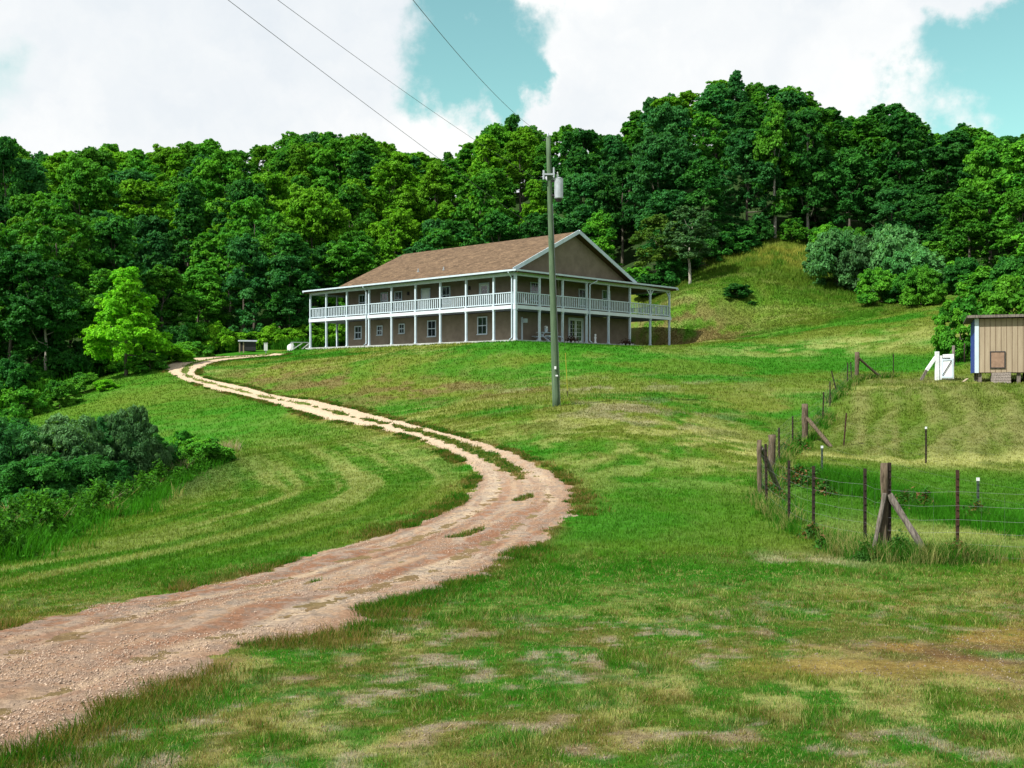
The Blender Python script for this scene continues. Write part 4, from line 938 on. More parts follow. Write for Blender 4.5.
def crown_shape(g, kind, Ht, Rd, nl):
    """lump centres of a crown, base of crown at z0"""
    z0 = {'round': .22, 'tall': .16, 'cone': .10, 'open': .30, 'bush': .02, 'edge': .03, 'young': .17}[kind]*Ht
    C = []; Rr = []
    for k in range(nl):
        t = g.random()**.8
        if kind in ('cone', 'young'): prof = (1-t)**.7*.95+.08
        elif kind == 'tall': prof = math.sin(math.pi*min(1, .16+.80*t))**.7*(1-.2*t)
        elif kind == 'bush': prof = math.sqrt(max(0, 1-(t*.95)**2))
        elif kind == 'edge': prof = math.sin(math.pi*min(1, .25+.70*t))**.6
        else: prof = math.sin(math.pi*min(1, .14+.80*t))**.6
        a = g.random()*2*math.pi; q = g.random()**.38*prof*Rd*.86; rad = Rd*(.11+.25*g.random()**1.5)*(1 if nl < 60 else .78)*(1.0 if kind != 'open' else .82)
        if kind in ('cone', 'young'): rad *= .75+.5*(1-t)
        C.append((q*math.cos(a), q*math.sin(a), z0+t*(Ht-z0-rad*.9))); Rr.append(rad)
    C.append((0, 0, Ht-Rd*.28)); Rr.append(Rd*.25)
    return np.array(C), np.array(Rr)
def leaf_mat(name, base, alt, rough=.65, trans=.28):
    """leaves: hue varies from tree to tree, clump to clump and leaf to leaf"""
    m = bpy.data.materials.new(name); m.use_nodes = True; nt = m.node_tree; b = nt.nodes['Principled BSDF']; N = nt.nodes.new; L = nt.links.new
    b.inputs['Roughness'].default_value = rough; b.inputs['Specular IOR Level'].default_value = .10
    oi = N('ShaderNodeObjectInfo'); at_ = N('ShaderNodeAttribute'); at_.attribute_name = 'clump'; at2 = N('ShaderNodeAttribute'); at2.attribute_name = 'leafrand'
    mx = N('ShaderNodeMix'); mx.data_type = 'RGBA'; mx.inputs[6].default_value = (*base, 1); mx.inputs[7].default_value = (*alt, 1)
    L(at_.outputs['Fac'], mx.inputs[0])
    mr = N('ShaderNodeMapRange'); mr.inputs[3].default_value = .62; mr.inputs[4].default_value = 1.40; L(at2.outputs['Fac'], mr.inputs[0])
    mo = N('ShaderNodeMapRange'); mo.inputs[3].default_value = .78; mo.inputs[4].default_value = 1.2; L(oi.outputs['Random'], mo.inputs[0])
    mu = N('ShaderNodeMath'); mu.operation = 'MULTIPLY'; L(mr.outputs[0], mu.inputs[0]); L(mo.outputs[0], mu.inputs[1])
    sc = N('ShaderNodeVectorMath'); sc.operation = 'SCALE'; L(mx.outputs[2], sc.inputs[0]); L(mu.outputs[0], sc.inputs['Scale']); L(sc.outputs[0], b.inputs['Base Color'])
    out = nt.nodes['Material Output']; t = N('ShaderNodeBsdfTranslucent'); ms = N('ShaderNodeMixShader'); ms.inputs[0].default_value = trans
    tv = N('ShaderNodeVectorMath'); tv.operation = 'MULTIPLY'; tv.inputs[1].default_value = (1.6, 1.7, .5); L(sc.outputs[0], tv.inputs[0]); L(tv.outputs[0], t.inputs[0])
    L(b.outputs[0], ms.inputs[1]); L(t.outputs[0], ms.inputs[2]); L(ms.outputs[0], out.inputs[0]); return m
LM = {
 'mid':    leaf_mat('leaves_mid_green', (.036,.180,.016), (.092,.285,.018)),
 'bright': leaf_mat('leaves_yellow_green', (.070,.235,.010), (.135,.330,.014)),
 'dark':   leaf_mat('leaves_deep_green', (.015,.100,.016), (.038,.165,.022)),
 'blue':   leaf_mat('leaves_blue_green', (.020,.125,.028), (.048,.190,.044)),
 'young':  leaf_mat('leaves_fresh_green', (.110,.400,.014), (.190,.500,.020), trans=.38),
 'silver': leaf_mat('leaves_silver_green', (.045,.135,.042), (.095,.205,.075)),
 'pale':   leaf_mat('leaves_pale_green', (.045,.180,.045), (.110,.290,.090)),
 'olive':  leaf_mat('leaves_olive_green', (.050,.130,.016), (.090,.165,.020)),
}
def crown_mesh(name, seed, kind, Ht, Rd, nl, per, size, flat=.8, up=.35, elong=1.5, shell=.55):
    g = np.random.default_rng(seed); C, Rr = crown_shape(g, kind, Ht, Rd, nl)
    V, Qd, ci, lr = leaf_cloud(g, C, Rr, per, size, flat=flat, up=up, elong=elong, shell=shell); cr = g.random(len(C))
    o = npmesh(name, V, quads=Qd, mat=None, link=False, attrs={'clump': cr[ci], 'leafrand': lr}); me = o.data; bpy.data.objects.remove(o)
    me.materials.append(LM['mid'])
    return me, C, Rr
def trunk_mesh(name, seed, Ht, r0, C, nlimb=9, lean=0.0, material=None, z_top=.82):
    g = np.random.default_rng(seed+99); m = MB(); n = 9
    ax = [Vector((lean*k/n*Ht+g.normal()*.02*Ht*k/n*.5, g.normal()*.012*Ht*k/n, -.4+(Ht*z_top+.4)*k/n)) for k in range(n+1)]
    m.tube(ax, [r0*(1.25 if k == 0 else 1)*(1-.86*k/n) for k in range(n+1)], 8)
    idx = g.permutation(len(C))[:nlimb]
    for i in idx:
        e = Vector(C[i]); s = max(.18*Ht, min(e.z*.72, Ht*.7)); k = (s+.4)/(Ht*z_top+.4)*n; k0 = int(min(n-1, k)); b0 = ax[k0].lerp(ax[k0+1], k-k0) if k < n else ax[-1]
        mid = b0.lerp(e, .5)+Vector((0, 0, -.05*Ht)); rb = r0*(1-.86*min(1, k/n))*.55
        m.tube([b0, mid, e], [rb, rb*.6, rb*.18], 5, cap=False)
    me = bpy.data.meshes.new(name); me.from_pydata(m.v, [], m.f); me.materials.append(material or M_bark)
    me.polygons.foreach_set('use_smooth', [True]*len(me.polygons)); return me
_leafed = {}
def leafed(me, leaf):
    k = (me.name, leaf)
    if k not in _leafed:
        m = me.copy(); m.materials.clear(); m.materials.append(LM[leaf]); _leafed[k] = m
    return _leafed[k]
def plant(name, crown_me, trunk_me, leaf, loc, sc=(1, 1, 1), rz=0.0, trunk_name='trunk'):
    t = empty(name, loc, rz); t.scale = sc
    c = bpy.data.objects.new('crown', leafed(crown_me, leaf)); COL.objects.link(c); c.parent = t
    if trunk_me: k = bpy.data.objects.new(trunk_name, trunk_me); COL.objects.link(k); k.parent = t
    return t
# prototypes for the hillside woods, all 14 m tall before scaling
PR = {}
for i, (kind, Rd, nl, per) in enumerate([('round', 4.6, 100, 110), ('round', 5.0, 112, 105), ('round', 4.3, 92, 110), ('tall', 3.9, 96, 110), ('tall', 4.2, 104, 105), ('tall', 3.6, 90, 110), ('cone', 3.7, 100, 100), ('open', 4.6, 72, 120), ('open', 4.2, 80, 110), ('edge', 4.8, 120, 100), ('edge', 4.4, 104, 105)]):
    me, C, Rr = crown_mesh('crown', 100+i, kind, 14.0, Rd, nl, per*6.6, .175, up=.45, shell=.30)
    PR.setdefault(kind, []).append((me, trunk_mesh('trunk', 100+i, 14.0, .24, C, 8)))
# skyline of the woods as surveyed: bearing -> height angle of the highest tree tops
SKY = np.array([(-400,150),(0,142),(8,128),(22,146),(50,150),(90,146),(120,143),(150,148),(180,144),(205,134),(222,144),(245,146),(280,132),(330,130),(355,130),(380,142),(410,150),(440,156),(460,150),(475,136),(490,126),(512,112),(525,124),(545,130),(565,125),(600,130),(625,118),(645,96),(670,92),(690,88),(712,84),(735,68),(757,82),(775,90),(790,85),(815,98),(840,114),(860,116),(885,104),(905,110),(930,124),(950,124),(970,127),(1000,132),(1024,130),(1300,130)], float)
def sky_top(px, Z): return EYE-(np.interp(px, SKY[:, 0], SKY[:, 1])-384)/F*Z
fr = random.Random(11)
woods = []
def free(x, y, d): return all((x-a)**2+(y-b)**2 > d*d for a, b, *_ in woods)
# forest edge first (leafy to the ground), then rows up the hill
def add_tree(px, Z, kind, leaf, h, wr=1.0, row=None, name='forest_tree'):
    x, y = at(px, Z); woods.append((x, y, px, Z, kind, leaf, h, wr, row, name))
px = -150.0
while px < 1150:
    Z = float(np.interp(px, EDGE[:, 0], EDGE[:, 1]))+fr.uniform(1, 4)
    x, y = at(px, Z); h = fr.uniform(9, 13.5) if px < 900 else fr.uniform(8, 11)
    if free(x, y, 4.2):
        lf = fr.choice(['mid','mid','dark','dark','mid','blue'] if px < 430 else ['dark','dark','mid','blue','mid'])
        add_tree(px, Z, fr.choice(['edge','edge','round','open']), lf, h, fr.uniform(.8, 1.05), 'edge')
    px += fr.uniform(30, 52)*110/Z
dep = 9.0
r = 0
while dep < 108:
    px = -150+fr.uniform(0, 30)
    while px < 1140:
        e = float(np.interp(px, EDGE[:, 0], EDGE[:, 1])); Z = e+dep+fr.uniform(-3, 3)
        lim = 212 if px < 560 else (178 if px < 880 else 160)
        if Z < lim:
            x, y = at(px, Z); g0 = gz(x, y); hmax = float(sky_top(px, Z))-g0; h = min(fr.uniform(12, 18.5), hmax-fr.uniform(0, 1.5))
            if h > 5 and free(x, y, 4.8):
                q = fr.random()
                if px < 250: lf = 'mid' if q < .48 else ('dark' if q < .62 else ('bright' if q < .85 else 'blue'))
                elif px < 560: lf = 'bright' if q < .42 else ('mid' if q < .82 else ('dark' if q < .94 else 'blue'))
                elif px < 800: lf = 'blue' if q < .30 else ('mid' if q < .68 else ('dark' if q < .93 else 'bright'))
                else: lf = 'mid' if q < .50 else ('dark' if q < .88 else 'blue')
                add_tree(px, Z, fr.choice(['round','round','tall','tall','cone','open']), lf, h, fr.uniform(.82, 1.12), 'slope')
        px += fr.uniform(36, 62)*130/max(Z, 100)
    dep += 9.5; r += 1
# trees that make the skyline: placed on the ridge so that tops meet the surveyed profile
for px in list(np.arange(-50, 600, 24))+list(np.arange(600, 900, 21))+list(np.arange(900, 1100, 22)):
    px = px+fr.uniform(-6, 6); Z = (205 if px < 540 else (172 if px < 880 else 154))+fr.uniform(-8, 4)
    x, y = at(px, Z); g0 = gz(x, y); h = float(sky_top(px, Z))-g0+fr.uniform(-2.6, .6)
    if h > 5 and free(x, y, 3.2):
        lf = fr.choice(['mid','mid','blue','dark','bright']) if px < 470 else fr.choice(['blue','dark','mid','blue'])
        if 475 < px < 540: lf = 'dark'
        add_tree(px, Z, fr.choice(['round','tall','cone','edge','edge']), lf, min(h, 24), fr.uniform(.75, 1.0) if h < 19 else .72, 'skyline')
for px, Z, kind, leaf, h in ((512, 186, 'tall', 'dark', 0), (490, 190, 'round', 'dark', 0), (735, 158, 'tall', 'blue', 0), (715, 160, 'round', 'blue', 0), (755, 160, 'round', 'mid', 0), (672, 160, 'round', 'blue', 0), (650, 162, 'tall', 'blue', 0), (5, 150, 'tall', 'dark', 0)):
    x, y = at(px, Z); add_tree(px, Z, kind, leaf, float(sky_top(px, Z))-gz(x, y)-.3, .66, 'skyline')
# individually recognisable trees at the wood edge
add_tree(45, 89, 'open', 'dark', 11.5, .85, 'hero:grey-trunked dark tree at the wood edge left of the young bright tree')
add_tree(660, 117, 'open', 'olive', 8.8, .9, 'hero:olive green round tree at the wood edge behind the right end of the house')
add_tree(690, 112, 'open', 'silver', 8.5, .95, 'hero:pale grey-green open tree with a pale trunk on the left of the mound')
add_tree(775, 127, 'tall', 'mid', 17, .8, 'hero:tall slim tree with bare straight stem on the crest of the mound')
add_tree(808, 128, 'tall', 'dark', 16, .8, 'hero:dark tree with two pale stems just behind the crest of the mound')
add_tree(350, 123, 'edge', 'mid', 12, 1.15, 'hero:broad dense tree rising behind the left end of the house roof')
add_tree(440, 131, 'edge', 'mid', 12.5, 1.0, 'hero:rounded green tree just above the house ridge')
add_tree(290, 119, 'tall', 'dark', 13, 1.0, 'hero:dark tree with a pale trunk beyond the driveway end')
woods_sorted = woods
print('woods', len(woods_sorted))
anchors = [(-200,'at far left'),(60,'above the left thicket'),(130,'behind the young tree'),(190,'left of driveway top'),(260,'above the driveway end'),(330,'left of the house'),(400,'above the left roof end'),(470,'over the house roof'),(535,'left of the pole'),(590,'right of the pole'),(640,'behind the house gable'),(700,'right of the house'),(760,'left over the mound'),(820,'above mound crest'),(890,'above the pale shrubs'),(960,'left of tan shed'),(1400,'over the tan shed')]
tint_word = {'mid': 'mid green', 'bright': 'yellow-green', 'dark': 'deep green', 'blue': 'blue-green', 'pale':   leaf_mat('leaves_pale_green', (.045,.180,.045), (.110,.290,.090)),
 'olive': 'olive green', 'silver': 'grey-green', 'pale': 'pale green', 'young': 'fresh green'}
kind_word = {'round': 'round-crowned', 'tall': 'tall narrow', 'cone': 'pointed', 'open': 'loose-crowned', 'edge': 'low-branched', 'bush': 'bushy'}
ordw = ['first','second','third','fourth','fifth','sixth','seventh','eighth','ninth','tenth','eleventh','twelfth','thirteenth','fourteenth','fifteenth','sixteenth','seventeenth','eighteenth','nineteenth','twentieth']
cells = {}
for i, w in enumerate(woods_sorted):
    if w[8].startswith('hero'): continue
    e = float(np.interp(w[2], EDGE[:, 0], EDGE[:, 1])); a = [n for lim_, n in anchors if w[2] <= lim_ or lim_ == 1400][0]
    row = 'skyline' if w[8] == 'skyline' else ('wood edge' if w[3] < e+6 else ('lower slope' if w[3] < e+30 else ('middle slope' if w[3] < e+55 else 'upper slope')))
    cells.setdefault((row, a, w[5], w[4]), []).append(i)
labels = {}
for (row, a, lf, kd), ids in cells.items():
    ids.sort(key=lambda i: woods_sorted[i][2])
    for k, i in enumerate(ids):
        o_ = '' if len(ids) == 1 else f', {ordw[k]} from left'
        labels[i] = f'{tint_word[lf]} {kind_word[kd]} tree, {row} {a}{o_}'
for i, (x, y, px, Z, kind, leaf, h, wr, row, name) in enumerate(woods_sorted):
    me, tr = PR[kind][i % len(PR[kind])]; s = h/14.0; hw = max(.62, min(1.2, (h/14.0)**.5))*wr*1.03
    t = plant('forest_tree', me, tr, leaf, (x, y, gz(x, y)-.1), (hw, hw, s), fr.uniform(0, 6.28))
    if row.startswith('hero'):
        tag(t, row[5:], 'tree')
        if 'pale' in row or 'grey-trunked' in row or 'bare' in row:
            for ch in t.children:
                if ch.name.startswith('trunk'): ch.data = ch.data.copy(); ch.data.materials[0] = M_palebark
    else: tag(t, labels[i], 'tree', 'woodland trees on the hillside')

# understory shrubs that close the wood edge down to the ground
SH = []
for i in range(3):
    me, C, Rr = crown_mesh('crown', 200+i, 'bush', 2.6, 2.1, 30, 1300, .12, up=.45); SH.append((me, trunk_mesh('stem', 200+i, 2.6, .06, C, 10, material=M_bark)))
def shrub(px, Z, h, w, leaf, label, group=None, name='shrub', proto=None, i=0, dz=0):
    x, y = at(px, Z) if Z else hit(px, 298 if px == 738 else 305); me, tr = (proto or SH)[i % len(proto or SH)]
    t = plant(name, me, tr, leaf, (x, y, gz(x, y)-.08+dz), (w/4.2, w/4.2, h/2.6), fr.uniform(0, 6.28), 'stem'); tag(t, label, 'shrub', group); return t
und = [(-20,84),(14,86),(30,89),(64,90),(82,92),(100,93),(115,95),(140,101),(158,104),(176,108),(196,111),(214,113),(232,115),(249,116),(270,116.5),(308,117),(322,118.5),(338,120),(640,121),(652,117),(672,116),(705,118),(722,121),(742,123),(758,126),(792,126),(826,124),(846,120),(900,112),(925,108),(945,104),(965,99),(988,95),(1010,92),(1035,90),(1060,88)]
uw = ['young tree','left wood corner']
for k, (px, Z) in enumerate(und):
    a = [n for lim_, n in anchors if px <= lim_ or lim_ == 1400][0]
    prev = [j for j in range(k) if [n for lim_, n in anchors if und[j][0] <= lim_ or lim_ == 1400][0] == a]
    lf = fr.choice(['mid','dark','mid']) if not 200 < px < 345 else 'bright'
    shrub(px, Z, fr.uniform(2.2, 4.0), fr.uniform(4.0, 6.0), lf, f'{tint_word[lf]} undergrowth shrub at wood edge {a}, {ordw[len(prev)]}', 'undergrowth shrubs along the wood edge', 'undergrowth_shrub', i=k)

# ------------------------------------------------------------------ single trees and shrubs in the lawn
me, C, Rr = crown_mesh('crown', 301, 'young', 8.6, 3.6, 84, 900, .14, up=.35)
x, y = at(126, 86); t = plant('young_tree', me, trunk_mesh('trunk', 301, 8.6, .16, C, 14), 'young', (x, y, gz(x, y)-.1), (1, 1, 1.04)); tag(t, 'bright yellow-green young tree with a pointed crown at the left lawn edge', 'tree')
BU = []
for i in range(3):
    me, C, Rr = crown_mesh('crown', 320+i, 'bush', 2.6, 2.1, 46, 2600, .045, up=.25, elong=2.6, shell=.3); BU.append((me, trunk_mesh('stem', 320+i, 2.6, .05, C, 16, material=M_palebark)))
left_th = [(-30,33,3.3,4.6,'blue','leftmost grey-green willow bush of the thicket, cut by the picture edge'),(18,36,3.1,4.0,'blue','tall blue-green bush second from left in the gully thicket'),(62,35.5,3.15,3.6,'silver','highest silvery bush in the middle of the gully thicket'),(98,37.5,2.8,3.4,'blue','dark blue-green bush right of the highest silvery one'),
           (131,38,3.1,2.7,'silver','slender silvery bush near the right end of the gully thicket'),(150,40,1.9,2.6,'dark','dark rounded bush closing the right end of the gully thicket'),(40,31,1.9,3.6,'dark','low dark bush in front of the left thicket'),(92,33,1.7,3.0,'dark','low dark bush in front of the thicket centre'),(-15,40,3.4,5,'dark','dark bush behind the leftmost willow bush')]
for k, (px, Z, h, w, lf, lab) in enumerate(left_th): shrub(px, Z, h, w, lf, lab, 'bushes of the gully thicket', 'willow_bush', BU, k)
for k, (px, Z, h, w, lf, lab) in enumerate([(204,41.5,1.15,2.5,'mid','small bright green bush at the tip of the weeds on the left lawn'),(183,44,1.5,1.9,'mid','thin pale bush behind the small bright bush on the left lawn'),
        (738,0,1.5,3.6,'dark','low dark green bush alone on the slope right of the house'),(752,0,.45,1.0,'dark','tiny dark tuft below the lone bush right of the house'),
        (960,66,4.0,4.4,'mid','round light green bush left of the tan shed'),(1012,72,4.4,6.5,'mid','broad green bush behind the tan shed roof'),
        (84,80,1.6,3.0,'mid','low bush on the left lawn edge below the young tree'),(106,79,.9,2.4,'young','small fresh green bush at the foot of the young tree'),(150,86,1.6,4.0,'mid','low green bush right of the young tree trunk'),(172,91,1.6,4.0,'young','small fresh bush left of the driveway top'),(60,74,2.0,3.4,'mid','low leafy bush at the left end of the far lawn'),(24,72,2.2,3.6,'mid','low green bush in the far left corner of the lawn'),(190,99,1.7,4.5,'mid','green bush directly behind the driveway top'),
        (330,120,3.2,4.2,'young','bright green bush seen between the left porch posts')]):
    shrub(px, Z, h, w, lf, lab, None, 'bush', None, k)
right_sh = [(838,109,6.2,7.2,'pale','large pale green shrub at the left of the cluster right of the mound'),(868,107,6.0,6.5,'silver','silvery shrub in the middle of the cluster right of the mound'),(893,106,7.0,6.8,'pale','tall silvery shrub behind the middle of the cluster'),(917,103,5.4,6.4,'pale','rounded shrub near the right end of the cluster'),(875,101,3.4,4.6,'mid','lower green shrub in front of the shrub cluster'),(921,97,3.8,4.6,'mid','front right shrub of the cluster near the mown track'),(850,113,6.0,5.5,'mid','green shrub rising behind the left of the cluster'),(905,100,2.6,3.6,'dark','dark low shrub between the front shrubs of the cluster')]
BV = []
for i in range(2):
    me, C, Rr = crown_mesh('crown', 340+i, 'bush', 2.6, 2.1, 44, 1300, .09, up=.35, elong=1.8); BV.append((me, trunk_mesh('stem', 340+i, 2.6, .05, C, 12)))
for k, (px, Z, h, w, lf, lab) in enumerate(right_sh): shrub(px, Z, h, w, lf, lab, 'pale shrubs right of the mound', 'pale_shrub', BV, k)
# ------------------------------------------------------------------ grasses, weeds and stones
def blades(name, x, y, hh, ww, col, nb, spread, lean=.5, matl=None, label=None, seed=1, root=0.0):
    """tufts of grass blades: x, y tuft positions; hh, ww, col per tuft"""
    g = np.random.default_rng(seed); n = len(x)*nb; i = np.repeat(np.arange(len(x)), nb)
    a = g.random(n)*2*np.pi; q = g.random(n)**.5*spread[i] if hasattr(spread, '__len__') else g.random(n)**.5*spread
    px = x[i]+np.cos(a)*q; py = y[i]+np.sin(a)*q; pz = hz(px, py)-.005+root
    h = hh[i]*(.55+.75*g.random(n)); w = ww[i]*(.7+.6*g.random(n)); b = a+g.normal(size=n)*.8; l = lean*h*(.2+g.random(n))
    dx = np.cos(b); dy = np.sin(b); f = g.random(n)*np.pi; sx = np.cos(f)*w/2; sy = np.sin(f)*w/2
    P0 = np.stack([px-sx, py-sy, pz], 1); P1 = np.stack([px+sx, py+sy, pz], 1)
    mx = px+dx*l*.35; my = py+dy*l*.35; P2 = np.stack([mx+sx*.75, my+sy*.75, pz+h*.6], 1); P3 = np.stack([mx-sx*.75, my-sy*.75, pz+h*.6], 1)
    P4 = np.stack([px+dx*l, py+dy*l, pz+h], 1)
    V = np.stack([P0, P1, P2, P3, P4], 1).reshape(-1, 3); k = np.arange(n)*5
    c = col[i]*(.65+.7*g.random((n, 1))); C5 = np.repeat(c, 5, axis=0)
    o = npmesh(name, V, quads=np.stack([k, k+1, k+2, k+3], 1), tris=np.stack([k+3, k+2, k+4], 1), mat=matl or M_blade, col=C5)
    tag(o, label, None, None, 'stuff'); return o
g = np.random.default_rng(17)
def scatter(n, z0, z1, power, margin=3.0, extra=.10):
    u = g.random(n); p = 1-power+1e-6; Z = (z0**(p+1)+u*(z1**(p+1)-z0**(p+1)))**(1/(p+1)) if power != 2 else z0*(z1/z0)**u
    wd = Z*(.5*1024/F*(1+extra))+margin; return (g.random(n)*2-1)*wd, Z
def not_road(x, y, lim=.03):
    cov, edge, lat, al = coverage(x, y); return cov < lim, edge
def clear_things(x, y):
    v, u = house_local(x, y); return ~((v > -.4) & (v < 21) & (u > -.4) & (u < 27.2))
# mown turf near the camera
x, Z = scatter(190000, 3.2, 17, 1.75)
ok, e = not_road(x, Z); x = x[ok]; Z = Z[ok]
col = ground_colour(x, Z); bare = sstep(1.02, 1.22, col[:, 0]/col[:, 1]); ok = g.random(len(x)) > bare*.75; x = x[ok]; Z = Z[ok]; col = col[ok]; bare = bare[ok]; tuft = sstep(.52, .68, fbm(x/.55, Z/.55, 61, 3))
lushness = np.clip((col[:, 1]-col[:, 0])/.08, 0, 1)
hh = (.012+.014*g.random(len(x))+.020*tuft*(.4+lushness))*(1-.25*bare); hh *= 1+(Z/17)*.6
ww = np.maximum(.0032, Z*.00042); col = col*(1.25+.0*tuft)[:, None]; dry = g.random(len(x)) < .20; col[dry] = STRAW*.95; grn = g.random(len(x)) < .20*(1-bare); col[grn] = LUSH*1.1; brn = g.random(len(x)) < .10; col[brn] = (.13, .085, .03)
blades('lawn_grass', x, Z, hh, ww, col, 6, .045, .7, label='short mown grass of the near lawn', seed=2)
x, Z = scatter(90000, 15, 44, 1.5, 2.0)
ok, e = not_road(x, Z); x = x[ok]; Z = Z[ok]; col = ground_colour(x, Z)
blades('lawn_grass', x, Z, .045+.03*g.random(len(x)), np.maximum(.008, Z*.0006), col*1.2, 4, .09, .6, label='short mown grass of the middle lawn', seed=3)
x, Z = scatter(70000, 42, 100, .9, 2.0)
ok, e = not_road(x, Z); ok &= clear_things(x, Z) & (Z < edge_depth(x, Z)-1); x = x[ok]; Z = Z[ok]; col = ground_colour(x, Z)
blades('lawn_grass', x, Z, .08+.05*g.random(len(x)), np.maximum(.03, Z*.0006), col*1.15, 3, .18, .6, label='mown grass of the far lawn', seed=4)
# dead thatch lying flat over the worn foreground
x, Z = scatter(52000, 3.3, 15, 1.6); ok, e = not_road(x, Z, -.10); x = x[ok]; Z = Z[ok]; cc = ground_colour(x, Z); keep = g.random(len(x)) < .35+.65*sstep(.85, 1.1, cc[:, 0]/cc[:, 1]); x = x[keep]; Z = Z[keep]
c = np.where((g.random(len(x)) < .55)[:, None], np.array((.34,.29,.15)), np.array((.17,.115,.05)))*(.7+.6*g.random((len(x), 1)))
blades('dead_thatch', x, Z, .009+.010*g.random(len(x)), np.maximum(.0032, Z*.0004), c, 5, .06, 4.0, label='dead straw lying flat between the tufts of the near lawn', seed=21)
# taller ragged growth beside the driveway
k = g.integers(0, len(DC), 15000); sd = np.where(g.random(len(k)) < .5, -1, 1); off = (.93+.22*np.abs(g.normal(size=len(k))))
x = DC[k, 0]+(DR[k, 0]-DC[k, 0])*off*sd; Z = DC[k, 1]+(DR[k, 1]-DC[k, 1])*off*sd; ok, e = not_road(x, Z, .03); ok &= (Z > 3)&(fbm(x/1.7, Z/1.7, 62, 3) > .45); x = x[ok]; Z = Z[ok]
c = np.where((fbm(x/.8, Z/.8, 63, 3) > .52)[:, None], LUSH*.9, np.array((.17,.13,.045))); c[g.random(len(x)) < .45] = OLIVE*.8; c[g.random(len(x)) < .2] = LUSH*.8
blades('verge_grass', x, Z, .04+.07*g.random(len(x)), np.maximum(.004, Z*.0005), c, 16, .11, .7, label='ragged taller grass along both sides of the driveway', seed=5)
k = np.where((RCOV < -.02)&(np.abs(g.random(len(RX))) < .35)&(RY > 3)&(RY < 60)&(road_sd(RX, RY)[2] < -.15))[0]; k2 = k[RY[k] < 26]; k = np.concatenate([g.choice(k, min(len(k), 9000), replace=False), g.choice(k2, min(len(k2)*2, 9000))]); x = RX[k]+g.normal(size=len(k))*.03; Z = RY[k]+g.normal(size=len(k))*.03
c = np.where((g.random(len(x)) < .4)[:, None], OLIVE*1.1, LUSH*.8)
blades('verge_grass', x, Z, .03+.05*g.random(len(x)), np.maximum(.004, Z*.0005), c, 10, .07, .7, label='short tufts on the strip between the wheel tracks', seed=15)
# rough growth along the fence line
F1 = [at(1075, 16.2), at(957.5, 16.6), at(884, 16.8), at(865, 17.6), at(813.5, 19), at(789, 20.5), at(767, 22.8), at(760, 24.5), at(772, 29), at(779, 31), at(792.7, 36), at(805, 38.5), at(822.4, 43), at(830, 46), at(839, 50), at(847.6, 54), at(857, 59), at(893.4, 60)]
F0 = [at(845, 17.0), at(884, 16.6), at(900, 16.5), at(925, 16.3), at(957, 16.4), at(985, 16.6)]
F2 = [at(822, 29), at(900, 25.5), at(978, 22), at(1075, 19)]
def along(line, n, sp):
    line = np.array(line); d = np.concatenate([[0], np.cumsum(np.linalg.norm(np.diff(line, axis=0), axis=1))]); s = g.random(n)*d[-1]
    return np.interp(s, d, line[:, 0])+g.normal(size=n)*sp, np.interp(s, d, line[:, 1])+g.normal(size=n)*sp
x, Z = along(F1, 3200, .16); m_ = (fbm(x/.8, Z/.8, 64, 2) > .40); x = x[m_]; Z = Z[m_]
c = np.where((g.random(len(x)) < .35)[:, None], STRAW*.8, LUSH*1.05)
blades('fence_grass', x, Z, .13+.22*g.random(len(x)), np.maximum(.006, Z*.0004), c, 12, .09, .55, label='uncut grass under the outer wire fence', seed=6)
x, Z = along(F0, 900, .22)
blades('fence_grass', x, Z, .12+.30*g.random(len(x))**2, np.full(len(x), .006), np.where((g.random(len(x)) < .4)[:, None], STRAW*.75, LUSH*.95), 12, .07, .7, label='long grass and straw round the corner post and its braces', seed=16)
x, Z = along(F2, 2600, .45)
blades('fence_grass', x, Z, .16+.22*g.random(len(x)), np.maximum(.007, Z*.0004), np.tile(LUSH*1.15, (len(x), 1))*(.7+.6*g.random((len(x), 1))), 12, .12, .5, label='uncut bright grass along the inner fence', seed=7)
# leafy weeds round the big corner post and posts
def weed_patch(spots, seed, label, size=.045, per=340, leafcol=(.035,.115,.018), alt=None, name='weeds', dead=.0):
    gg = np.random.default_rng(seed); Vs = []; Cs = []; n0 = 0
    for (x0, y0, rr_, h) in spots:
        n = int((per*rr_*rr_*12+per*.3)*.8); th = gg.random(n)*6.283; q = np.minimum(np.abs(gg.normal(size=n))*.5, 1.25)*rr_; px = x0+np.cos(th)*q; py = y0+np.sin(th)*q
        lump = .55+.7*vnoise(px/.25, py/.25, seed)
        pz = hz(px, py)+gg.random(n)**.7*h*np.clip(1.05-(q/rr_)**1.2*.75, .08, 1)*lump*(.6+.6*gg.random(n))
        nrm = gg.normal(size=(n, 3)); nrm[:, 2] = np.abs(nrm[:, 2])+.4; nrm /= np.linalg.norm(nrm, axis=1)[:, None]
        a = np.cross(nrm, gg.normal(size=(n, 3))); a /= np.linalg.norm(a, axis=1)[:, None]+1e-9; b = np.cross(nrm, a); s = (size*(.6+.8*gg.random(n)))[:, None]
        p = np.stack([px, py, pz], 1); Vs.append(np.stack([p-a*s, p-b*s*.45, p+a*s, p+b*s*.45], 1).reshape(-1, 3))
        c = np.tile(np.array(leafcol), (n, 1))*(.6+.8*gg.random((n, 1)))
        if dead: c[gg.random(n) < dead] = (.17, .10, .045)
        if alt is not None: c[gg.random(n) < .4] = np.array(alt)
        Cs.append(np.repeat(c, 4, axis=0))
    V = np.vstack(Vs); o = npmesh(name, V, quads=np.arange(len(V)).reshape(-1, 4), mat=M_blade, col=np.vstack(Cs)); tag(o, label, None, None, 'stuff'); return o
A = at(884, 16.8); D = at(955, 16.5)
